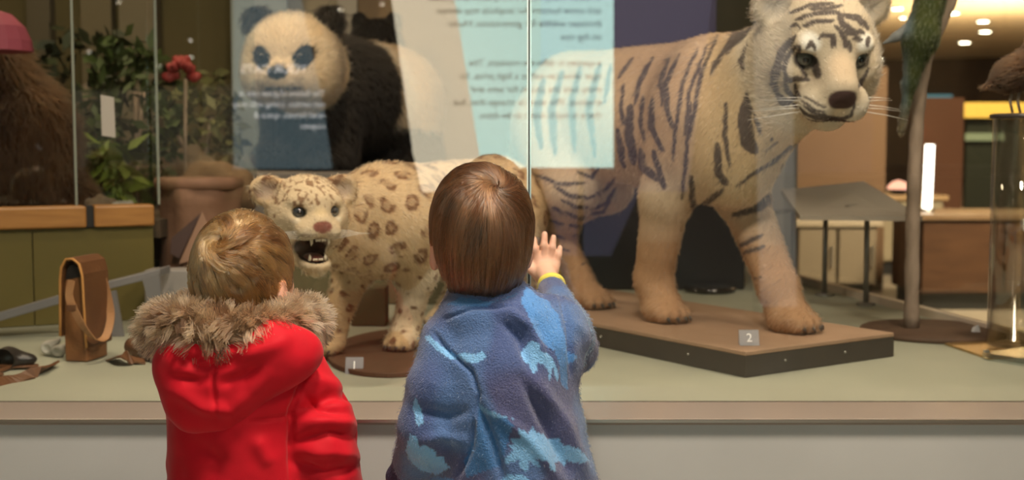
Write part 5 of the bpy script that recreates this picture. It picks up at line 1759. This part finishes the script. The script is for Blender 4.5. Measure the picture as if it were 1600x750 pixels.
def legs(name_m, parent, hips, shoe_m, z_top, xs):
    f = Field((hips[0] - 0.2, hips[1] - 0.2, -0.01), (hips[0] + 0.2, hips[1] + 0.2, z_top + 0.03), 0.006)
    f.ell((hips[0], hips[1], z_top - 0.06), (0.105, 0.085, 0.085), 0.03)
    for x in xs:
        f.cone((x, hips[1], z_top - 0.08), (x * 1.0, hips[1] + 0.01, 0.25), 0.066, 0.052, 0.02)
        f.cone((x, hips[1] + 0.01, 0.25), (x, hips[1], 0.065), 0.052, 0.046, 0.02)
    V, Q = f.mesh(); V = smooth_verts(V, Q, 2)
    V = V + vnormals(V, Q) * (0.006 * (noise3(V, 30) - 0.5))[:, None]
    dense_obj('trousers', V, Q, name_m, parent)
    for x in xs:
        s = Field((x - 0.06, hips[1] - 0.09, -0.005), (x + 0.06, hips[1] + 0.15, 0.10), 0.004)
        s.ell((x, hips[1] + 0.045, 0.022), (0.036, 0.085, 0.030), 0.02).ell((x, hips[1] - 0.01, 0.05), (0.034, 0.045, 0.05), 0.02)
        V, Q = s.mesh(); V = V[:, :]; V[:, 2] = np.maximum(V[:, 2], 0.0)
        dense_obj('shoe', V, Q, shoe_m, parent)


# ------------------------------------------------------------------ child in the red coat
C1 = np.array([P(382, 392, 1.96)[0], 1.96, 0.848])
R1 = rotmat((0.34, 0.94, 0.08))
k1 = empty('person', (C1[0], 1.95, 0)); tag(k1, 'small child in red coat with brown fur-trimmed hood, seen from behind', 'person')
f = Field((-0.66, 1.74, 0.0), (-0.18, 2.32, 0.98), 0.004)
head_field(f, C1, R1, 0.90)
f.cone(C1 + np.array([-0.01, -0.01, -0.13]), (-0.42, 1.94, 0.66), 0.045, 0.085, 0.03)
f.cone((-0.42, 1.94, 0.68), (-0.42, 1.94, 0.42), 0.082, 0.085, 0.03)
f.chain([(-0.33, 1.92, 0.71), (-0.285, 1.92, 0.58), (-0.27, 1.97, 0.45)], [0.035, 0.03, 0.023], 0.02)
f.chain([(-0.475, 1.99, 0.70), (-0.49, 2.08, 0.60), (-0.47, 2.14, 0.50)], [0.035, 0.03, 0.023], 0.02)
loose_hand(f, (-0.27, 1.975, 0.44), (0.02, 0.12, -1), np.array([0, 1.0, 0]), np.array([-1.0, 0, 0]), 0.9)
loose_hand(f, (-0.47, 2.145, 0.49), (0.05, 0.15, -1), np.array([0, 1.0, 0]), np.array([1.0, 0, 0]), 0.9)
for x in (-0.47, -0.37):
    f.cone((x, 1.95, 0.42), (x, 1.96, 0.25), 0.05, 0.04, 0.03)
    f.cone((x, 1.96, 0.25), (x, 1.95, 0.06), 0.04, 0.03, 0.02)
    f.ell((x, 1.99, 0.03), (0.025, 0.06, 0.022), 0.02)
V, Q = f.mesh(); V = smooth_verts(V, Q, 2)
col, hl = face_colour(V, C1, R1, 0.90)
qd = hl / np.array([0.085, 0.068, 0.088]); qd = qd / (np.linalg.norm(qd, axis=1, keepdims=True) + 1e-9)
hairy = scalp_ok(qd) & (np.linalg.norm(hl, axis=1) < 0.12) & (np.abs(hl[:, 1]) < 0.071)
col[hairy] = (0.20, 0.11, 0.05)
dense_obj('body', V, Q, m_skin, k1, col)
for b in (-1, 1):
    eyeball(k1, R1, C1 + R1 @ (np.array([0.068, b * 0.027, 0.003])), 0.011, ('child', (0.75, 0.72, 0.68)), R1 @ np.array([1, 0, 0]))


def col1(r, n, cid, nc):
    tone = np.clip(0.5 + 0.38 * r.normal(size=nc), 0, 1)[cid] * 0.75 + 0.25 * r.random(n)
    return lerp((0.06, 0.025, 0.009), (0.48, 0.26, 0.10), tone ** 1.3)


make_hair(C1 + R1 @ np.array([-0.008, 0, 0.010]), R1, np.array([0.082, 0.0635, 0.076]), P(343, 368, 1.88) - (C1 + np.array([0.0, 0, 0.0])), 10000, 9, 0.085, col1, k1,
          swirl=2.6, grav=0.45, nclump=420, clump=0.72, lowz=0.95, lift=0.13, rad=0.00058, seed=4, wild=0.16, swr=0.55)

# coat
m_red = mat('red_coat', (0.62, 0.004, 0.018), 0.65, col2=(0.57, 0.004, 0.016), nscale=40, bump=0.08, bscale=900, sheen=0.1, spec=0.2)
f = Field((-0.68, 1.74, 0.36), (-0.17, 2.22, 0.82), 0.0035)
f.cone((-0.425, 1.94, 0.42), (-0.422, 1.94, 0.68), 0.112, 0.104, 0.03)
f.cone((-0.395, 1.94, 0.42), (-0.395, 1.935, 0.66), 0.112, 0.108, 0.03)
f.ell((-0.415, 1.94, 0.72), (0.11, 0.085, 0.045), 0.05)
f.chain([(-0.335, 1.925, 0.715), (-0.292, 1.905, 0.62), (-0.280, 1.92, 0.50), (-0.27, 1.95, 0.46)], [0.050, 0.054, 0.056, 0.045], 0.012)
f.chain([(-0.475, 1.99, 0.70), (-0.49, 2.08, 0.60), (-0.47, 2.14, 0.51)], [0.045, 0.045, 0.04], 0.015)
V, Q = f.mesh(); V = smooth_verts(V, Q, 3)
N = vnormals(V, Q); px = to_px(V); vis = np.sum(N * (CAM - V), 1) > 0
V = V + N * (0.007 * (noise3(V, 16, 1) - 0.5) + 0.003 * (noise3(V, 45, 2) - 0.5))[:, None]
V = folds(V, N, px, vis, [([(462, 645), (520, 618), (552, 622)], 9, -0.007), ([(458, 692), (515, 676), (560, 684)], 9, -0.007), ([(460, 722), (510, 738), (560, 730)], 8, -0.006),
                          ([(470, 610), (500, 640), (545, 650)], 9, -0.006), ([(470, 660), (520, 655), (556, 660)], 10, 0.005), ([(465, 705), (520, 706), (560, 712)], 10, 0.005),
                          ([(480, 590), (520, 600), (548, 640)], 10, 0.004), ([(385, 660), (440, 652), (462, 650)], 2.6, -0.003), ([(505, 548), (475, 590), (456, 640), (453, 760)], 5, -0.006),
                          ([(300, 690), (340, 720), (330, 760)], 14, -0.004), ([(400, 680), (420, 730)], 12, 0.003)])
coat = dense_obj('coat', V, Q, m_red, k1)
# hood
f = Field((-0.62, 1.74, 0.56), (-0.22, 2.02, 0.83), 0.0032)
for (x, y, r) in ((305, 612, 0.040), (335, 618, 0.042), (352, 580, 0.048), (400, 562, 0.044), (430, 550, 0.036), (295, 570, 0.032)):
    c = P(x, y, 1.845)
    f.ell(c, (r, 0.026, r * 1.05), 0.05)
f.cone(P(286, 556, 1.855), P(466, 552, 1.855), 0.026, 0.024, 0.04)
f.cone(P(284, 560, 1.86), P(296, 632, 1.855), 0.024, 0.022, 0.04)
f.cone(P(303, 644, 1.85), P(350, 640, 1.85), 0.022, 0.024, 0.03)
f.cone(P(355, 634, 1.85), P(476, 550, 1.862), 0.024, 0.020, 0.03)
V, Q = f.mesh(); V = smooth_verts(V, Q, 3)
N = vnormals(V, Q); px = to_px(V); vis = np.sum(N * (CAM - V), 1) > 0
V = V + N * (0.006 * (noise3(V, 22, 1) - 0.5) + 0.002 * (noise3(V, 60, 2) - 0.5))[:, None]
V = folds(V, N, px, vis, [([(275, 556), (320, 574), (380, 556)], 10, -0.006), ([(336, 550), (332, 600), (338, 655)], 3.5, -0.0035), ([(268, 590), (310, 596), (336, 585)], 8, -0.004),
                          ([(340, 560), (400, 552), (455, 528)], 12, 0.004), ([(270, 610), (320, 640), (360, 640), (420, 590)], 12, 0.005), ([(336, 565), (300, 568)], 6, 0.004), ([(338, 600), (380, 590), (410, 570)], 9, -0.004)])
dense_obj('hood', V, Q, m_red, k1)
# fur trim
nT = 40
ring = []
cxr = P(368, 490, 1.95)
for i in range(nT):
    a = 2 * math.pi * i / nT
    ring.append(np.array([cxr[0] + 0.104 * math.cos(a), 1.945 + 0.112 * math.sin(a), 0.772 - 0.004 * math.sin(a) + 0.004 * math.cos(3 * a)]))
f = Field((cxr[0] - 0.17, 1.77, 0.72), (cxr[0] + 0.17, 2.12, 0.83), 0.004)
for i in range(nT):
    f.cone(ring[i], ring[(i + 1) % nT], 0.027, 0.027, 0.01)
V, Q = f.mesh(); N = vnormals(V, Q)
col = np.tile(np.array([0.16, 0.095, 0.055]), (len(V), 1))
tr = dense_obj('fur_trim', V, Q, M_FURSKIN, k1, col)
n = 24000
i = rng.integers(0, len(V), n)
root = V[i] + rng.normal(0, 0.001, (n, 3)); nn = N[i]
cl = rng.normal(0, 0.55, (700, 3))
cq = V[rng.integers(0, len(V), 700)]
cid = np.concatenate([np.argmin(((root[s0:s0 + 1000, None, :] - cq[None]) ** 2).sum(2), 1) for s0 in range(0, n, 1000)])
ly = np.array([0, 0, -0.25]) + cl[cid] + rng.normal(0, 0.15, (n, 3))
d = nn * 0.9 + ly * 0.75; d /= np.linalg.norm(d, axis=1, keepdims=True)
Lh = rng.uniform(0.014, 0.026, n)
pts = np.stack([root + d * (Lh * t)[:, None] + np.array([0, 0, -0.004]) * t * t + (cq[cid] + N[0] * 0 - root) * (0.35 * t * t) for t in np.linspace(0, 1, 5)], 1)
tone = np.clip(0.42 + 0.36 * rng.normal(size=700), 0.03, 1)[cid] * rng.uniform(0.7, 1.15, n)
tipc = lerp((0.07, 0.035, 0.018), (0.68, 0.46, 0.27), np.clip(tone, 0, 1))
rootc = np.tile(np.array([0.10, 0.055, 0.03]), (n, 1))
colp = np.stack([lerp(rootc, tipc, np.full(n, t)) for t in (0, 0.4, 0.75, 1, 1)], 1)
hs = strands('fur_pile', pts, np.array([0.0006, 0.0006, 0.0005, 0.0004, 0.0002]), colp, M_FUR, tr)
legs(mat('dark_trousers', (0.03, 0.035, 0.06), 0.8), k1, (-0.42, 1.95), mat('dark_shoe', (0.05, 0.04, 0.035), 0.6), 0.45, (-0.475, -0.365))

# ------------------------------------------------------------------ child in the blue fleece
C2 = np.array([P(751, 350, 1.90)[0], 1.90, 0.917])
R2 = rotmat((-0.16, 0.98, 0.06))
k2 = empty('person', (C2[0], 1.88, 0)); tag(k2, 'child in blue dinosaur fleece with one palm pressed on the glass', 'person')
f = Field((-0.26, 1.72, 0.0), (0.18, 2.46, 1.05), 0.0032)
head_field(f, C2, R2, 0.94)
f.cone(C2 + np.array([0.015, 0.0, -0.12]), (-0.01, 1.90, 0.72), 0.040, 0.055, 0.02)
f.cone((-0.01, 1.90, 0.72), (0.01, 1.90, 0.46), 0.055, 0.080, 0.03)
W_ = P(861, 443, 2.385)
EL = P(888, 540, 2.13)
f.chain([(0.05, 1.90, 0.765), tuple(P(880, 520, 2.02)), tuple(P(892, 545, 2.14)), tuple(P(879, 500, 2.26)), tuple(W_)], [0.030, 0.026, 0.024, 0.022, 0.0185], 0.01)
f.chain([(-0.09, 1.88, 0.75), tuple(P(668, 660, 1.86)), tuple(P(640, 728, 1.93))], [0.034, 0.03, 0.022], 0.02)
wl_ = P(634, 738, 1.95)
loose_hand(f, wl_, (-0.3, 0.5, -0.8), np.array([0.6, 0.7, 0.2]), np.array([0.6, -0.2, -0.5]), 0.9)
# right hand flat against the pane: palm plane at y = GY - 0.008
HY = GY - 0.0085
def hp(x, y, dy=0.0):
    p = P(x, y, HY); p[1] -= dy
    return p
f.cone(W_, hp(853, 425, 0.016), 0.0175, 0.020, 0.01)
for (x, y) in ((840, 406), (850, 404), (860, 406), (869, 412)):
    f.cone(hp(853 + (x - 855) * 0.5, 432, 0.008), hp(x, y, 0.001), 0.013, 0.0088, 0.008)
finger(f, [hp(840, 406), hp(836, 388, 0.006), hp(834, 374, 0.001)], 0.0078, 0.0062)
finger(f, [hp(850, 403), hp(850, 383, 0.005), hp(851, 366, 0.0005)], 0.0078, 0.0062)
finger(f, [hp(860, 404), hp(863, 386, 0.005), hp(865, 371, 0.0005)], 0.0076, 0.0060)
finger(f, [hp(869, 411), hp(873, 398, 0.004), hp(875, 387, 0.0005)], 0.0068, 0.0056)
finger(f, [hp(842, 430, 0.008), hp(830, 420, 0.006), hp(822, 408, 0.001)], 0.0105, 0.0070, 0.006)
for x in (-0.06, 0.06):
    f.cone((x, 1.90, 0.48), (x, 1.91, 0.27), 0.052, 0.042, 0.03)
    f.cone((x, 1.91, 0.27), (x, 1.89, 0.06), 0.042, 0.03, 0.02)
    f.ell((x, 1.93, 0.03), (0.025, 0.06, 0.022), 0.02)
V, Q = f.mesh(); V = smooth_verts(V, Q, 1)
col, hl = face_colour(V, C2, R2, 0.94)
qd = hl / np.array([0.085, 0.068, 0.088]); qd = qd / (np.linalg.norm(qd, axis=1, keepdims=True) + 1e-9)
hairy = scalp_ok(qd) & (np.linalg.norm(hl, axis=1) < 0.12) & (np.abs(hl[:, 1]) < 0.071)
col[hairy] = (0.07, 0.035, 0.018)
hand = V[:, 1] > 2.38
col = lerp(col, (0.80, 0.50, 0.37), hand * 0.6)
dense_obj('body', V, Q, m_skin, k2, col)
for b in (-1, 1):
    eyeball(k2, R2, C2 + R2 @ (np.array([0.070, b * 0.027, 0.003])), 0.011, ('child', (0.75, 0.72, 0.68)), R2 @ np.array([1, 0, 0]))


def col2(r, n, cid, nc):
    tone = np.clip(0.42 + 0.36 * r.normal(size=nc), 0, 1)[cid] * 0.6 + 0.4 * r.random(n) ** 2
    return lerp((0.04, 0.016, 0.007), (0.33, 0.15, 0.068), tone ** 1.2)


def cut2(x, y):
    # hem: nape lowest at the back centre, shorter over the ears and the brow
    dx = np.abs(x - (C2[0] + 0.004)) / 0.075
    back = 0.818 + 0.060 * np.clip(dx - 0.40, 0, 1) ** 1.1 * 1.6
    side = 0.905 * ((x < C2[0] - 0.050) & (y > C2[1] - 0.040))
    return np.where(y < C2[1] + 0.02, np.maximum(back, side), 0.885 + 0.05 * sstep(0.0, 0.06, y - C2[1]))


make_hair(C2 + R2 @ np.array([-0.010, 0, 0.012]), R2, np.array([0.086, 0.0665, 0.080]), P(782, 290, 1.84) - C2, 13000, 17, 0.115, col2, k2,
          swirl=1.6, grav=1.0, nclump=360, clump=0.80, lowz=1.25, lift=0.13, rad=0.00058, cut=cut2, seed=9, hpow=0.62, wild=0.11, swr=0.32)

# fleece
m_blue_f = mat('blue_fleece', (0.07, 0.1, 0.25), 0.95, attr='col', bump=0.5, bscale=420, sheen=0.35, spec=0.1)
f = Field((-0.28, 1.71, 0.38), (0.20, 2.44, 0.86), 0.0030)
f.cone((0.028, 1.90, 0.42), (-0.008, 1.885, 0.68), 0.122, 0.104, 0.03)
f.cone((0.012, 1.90, 0.42), (-0.03, 1.885, 0.66), 0.120, 0.100, 0.03)
f.ell((-0.018, 1.885, 0.735), (0.112, 0.080, 0.055), 0.05)
f.ell((0.045, 1.89, 0.765), (0.062, 0.065, 0.05), 0.04)
f.cone((-0.022, 1.885, 0.785), (-0.022, 1.89, 0.800), 0.068, 0.058, 0.03)
f.cone((-0.075, 1.865, 0.795), (-0.07, 1.94, 0.81), 0.030, 0.030, 0.03)
f.cone((-0.06, 1.845, 0.80), (0.02, 1.845, 0.795), 0.026, 0.026, 0.03)
f.chain([(0.062, 1.90, 0.765), tuple(P(880, 520, 2.02)), tuple(P(892, 545, 2.14)), tuple(P(879, 500, 2.26)), tuple(P(862, 452, 2.37))], [0.052, 0.046, 0.043, 0.038, 0.027], 0.015)
f.chain([(-0.092, 1.87, 0.755), tuple(P(690, 605, 1.85)), tuple(P(676, 668, 1.85)), tuple(P(648, 722, 1.92))], [0.044, 0.049, 0.048, 0.034], 0.012)
V, Q = f.mesh(); V = smooth_verts(V, Q, 3)
N = vnormals(V, Q); px = to_px(V); vis = np.sum(N * (CAM - V), 1) > 0
V = V + N * (0.006 * (noise3(V, 18, 1) - 0.5) + 0.003 * (noise3(V, 40, 2) - 0.5))[:, None]
V = folds(V, N, px, vis, [([(678, 520), (700, 548), (736, 580), (748, 615), (742, 650)], 3.5, -0.005), ([(745, 628), (770, 690), (790, 760)], 7, -0.006), ([(770, 640), (830, 690), (880, 760)], 10, 0.005),
                          ([(835, 590), (880, 660), (925, 760)], 11, 0.006), ([(815, 590), (850, 660), (890, 740)], 8, -0.005), ([(790, 480), (828, 508), (850, 560)], 8, 0.005), ([(780, 500), (812, 530), (830, 580)], 8, -0.005),
                          ([(690, 500), (740, 480), (800, 478)], 3, -0.003), ([(650, 640), (700, 650), (735, 640)], 9, -0.004), ([(655, 690), (690, 680), (730, 690)], 9, 0.004), ([(872, 450), (890, 510), (893, 585)], 3.5, -0.005),
                          ([(893, 500), (915, 520), (925, 550)], 8, 0.003), ([(740, 650), (735, 700), (715, 745)], 5, -0.006)])
slate = np.array([0.070, 0.094, 0.215]); plum = np.array([0.082, 0.080, 0.168]); steel = np.array([0.090, 0.155, 0.320])
mid = np.array([0.075, 0.190, 0.420]); light = np.array([0.215, 0.420, 0.690])
nb = noise3(V, 14, 6)
col = lerp(plum, slate, sstep(0.3, 0.6, noise3(V, 9, 3)))
col = lerp(col, steel, sstep(0.5, 0.68, nb) * 0.8)
zz = lambda pl: [(580 + a * 0.4264, 430 + b * 0.4267) for a, b in pl]
jx = px + np.stack([noise3(V, 120, 1), noise3(V, 120, 2)], 1) * 2.0 - 1.0
def dye(poly, c, s=1.0):
    m = in_poly(jx, poly) & vis
    col[m] = col[m] * (1 - s) + np.asarray(c) * s
dye(zz([(548, 95), (565, 40), (600, 75), (645, 95), (690, 150), (705, 210), (722, 290), (655, 270), (612, 235), (590, 190), (575, 140)]), mid * 1.25)
dye(zz([(660, 250), (722, 290), (725, 420), (700, 400), (690, 330)]), mid)
dye(zz([(390, 470), (470, 510), (520, 540), (500, 620), (470, 700), (350, 740), (330, 690), (385, 560)]), mid * 0.75)
dye(zz([(270, 110), (330, 75), (440, 95), (500, 85), (540, 60), (420, 110), (330, 110)]), mid * 0.8)
dye(zz([(390, 475), (450, 500), (520, 525), (450, 520), (400, 500)]), light * 0.7)
dye(zz([(195, 225), (215, 220), (260, 260), (300, 285), (312, 300), (290, 308), (240, 275)]), light)
dye(zz([(312, 290), (340, 283), (385, 292), (410, 278), (422, 300), (395, 318), (350, 320), (320, 308)]), light)
dye(zz([(550, 290), (560, 262), (585, 240), (612, 255), (620, 280), (650, 290), (668, 315), (660, 370), (650, 392), (648, 345), (630, 325), (610, 320), (608, 350), (590, 358), (582, 325), (560, 315)]), light)
dye(zz([(668, 315), (690, 370), (682, 392), (670, 360)]), light)
dye(zz([(725, 275), (760, 300), (735, 325), (700, 310)]), mid * 1.2)
dye(zz([(480, 685), (520, 640), (500, 625), (525, 620), (505, 595), (545, 597), (535, 557), (575, 578), (592, 555), (605, 580), (640, 582), (655, 602), (690, 600), (702, 622), (740, 635), (795, 682), (740, 688), (720, 680), (715, 700), (695, 680), (665, 685), (668, 718), (645, 705), (640, 680), (600, 672), (615, 700), (592, 698), (580, 680), (570, 688), (582, 712), (558, 716), (545, 700), (540, 675), (500, 690)]), light * 0.85)
dye(zz([(125, 640), (145, 580), (165, 590), (178, 625), (205, 620), (232, 640), (236, 662), (268, 662), (272, 692), (295, 700), (245, 730), (180, 715), (150, 690)]), light)
dye(zz([(150, 485), (165, 445), (178, 490), (190, 540), (172, 555)]), light)
dye(zz([(470, 760), (500, 730), (560, 735), (600, 760)]), light)
dye(zz([(210, 760), (230, 735), (300, 745), (300, 770)]), mid)
col = col * np.array([1.12, 1.25, 1.32])
far = ~vis
fb = sstep(0.62, 0.66, noise3(V, 22, 9)) * far
col = lerp(col, light, fb)
fl = dense_obj('fleece', V, Q, m_blue_f, k2, col)
N = vnormals(V, Q)
fz = fur('fleece_pile', V, N, col * 1.15, 40000, 0.0035, 0.00035, M_FUR, fl, (0, 0, -0.3), jitter=0.6, hn=0.7)
# yellow cuff at the raised wrist
cu0, cu1 = P(862, 449, 2.376), P(861.5, 443.5, 2.386)
tube('cuff', [cu0, cu1], [0.0275, 0.0262], mat('yellow_cuff', (0.80, 0.70, 0.12), 0.8), k2, 20)
s = Field(P(630, 750, 1.97) - 0.075, P(630, 750, 1.97) + 0.075, 0.0035)
s.ell(P(632, 745, 1.95), (0.026, 0.030, 0.024), 0.01).cone(P(640, 732, 1.935), P(633, 744, 1.95), 0.030, 0.028, 0.01)
V, Q = s.mesh(); V = V + vnormals(V, Q) * (0.003 * (noise3(V, 60) - 0.5))[:, None]
dense_obj('mitten', V, Q, mat('purple_knit', (0.055, 0.045, 0.10), 0.9, bump=0.5, bscale=300), k2)
legs(mat('navy_trousers', (0.03, 0.035, 0.07), 0.85), k2, (0.0, 1.90), mat('dark_shoe', (0.05, 0.04, 0.035), 0.6), 0.47, (-0.055, 0.055))
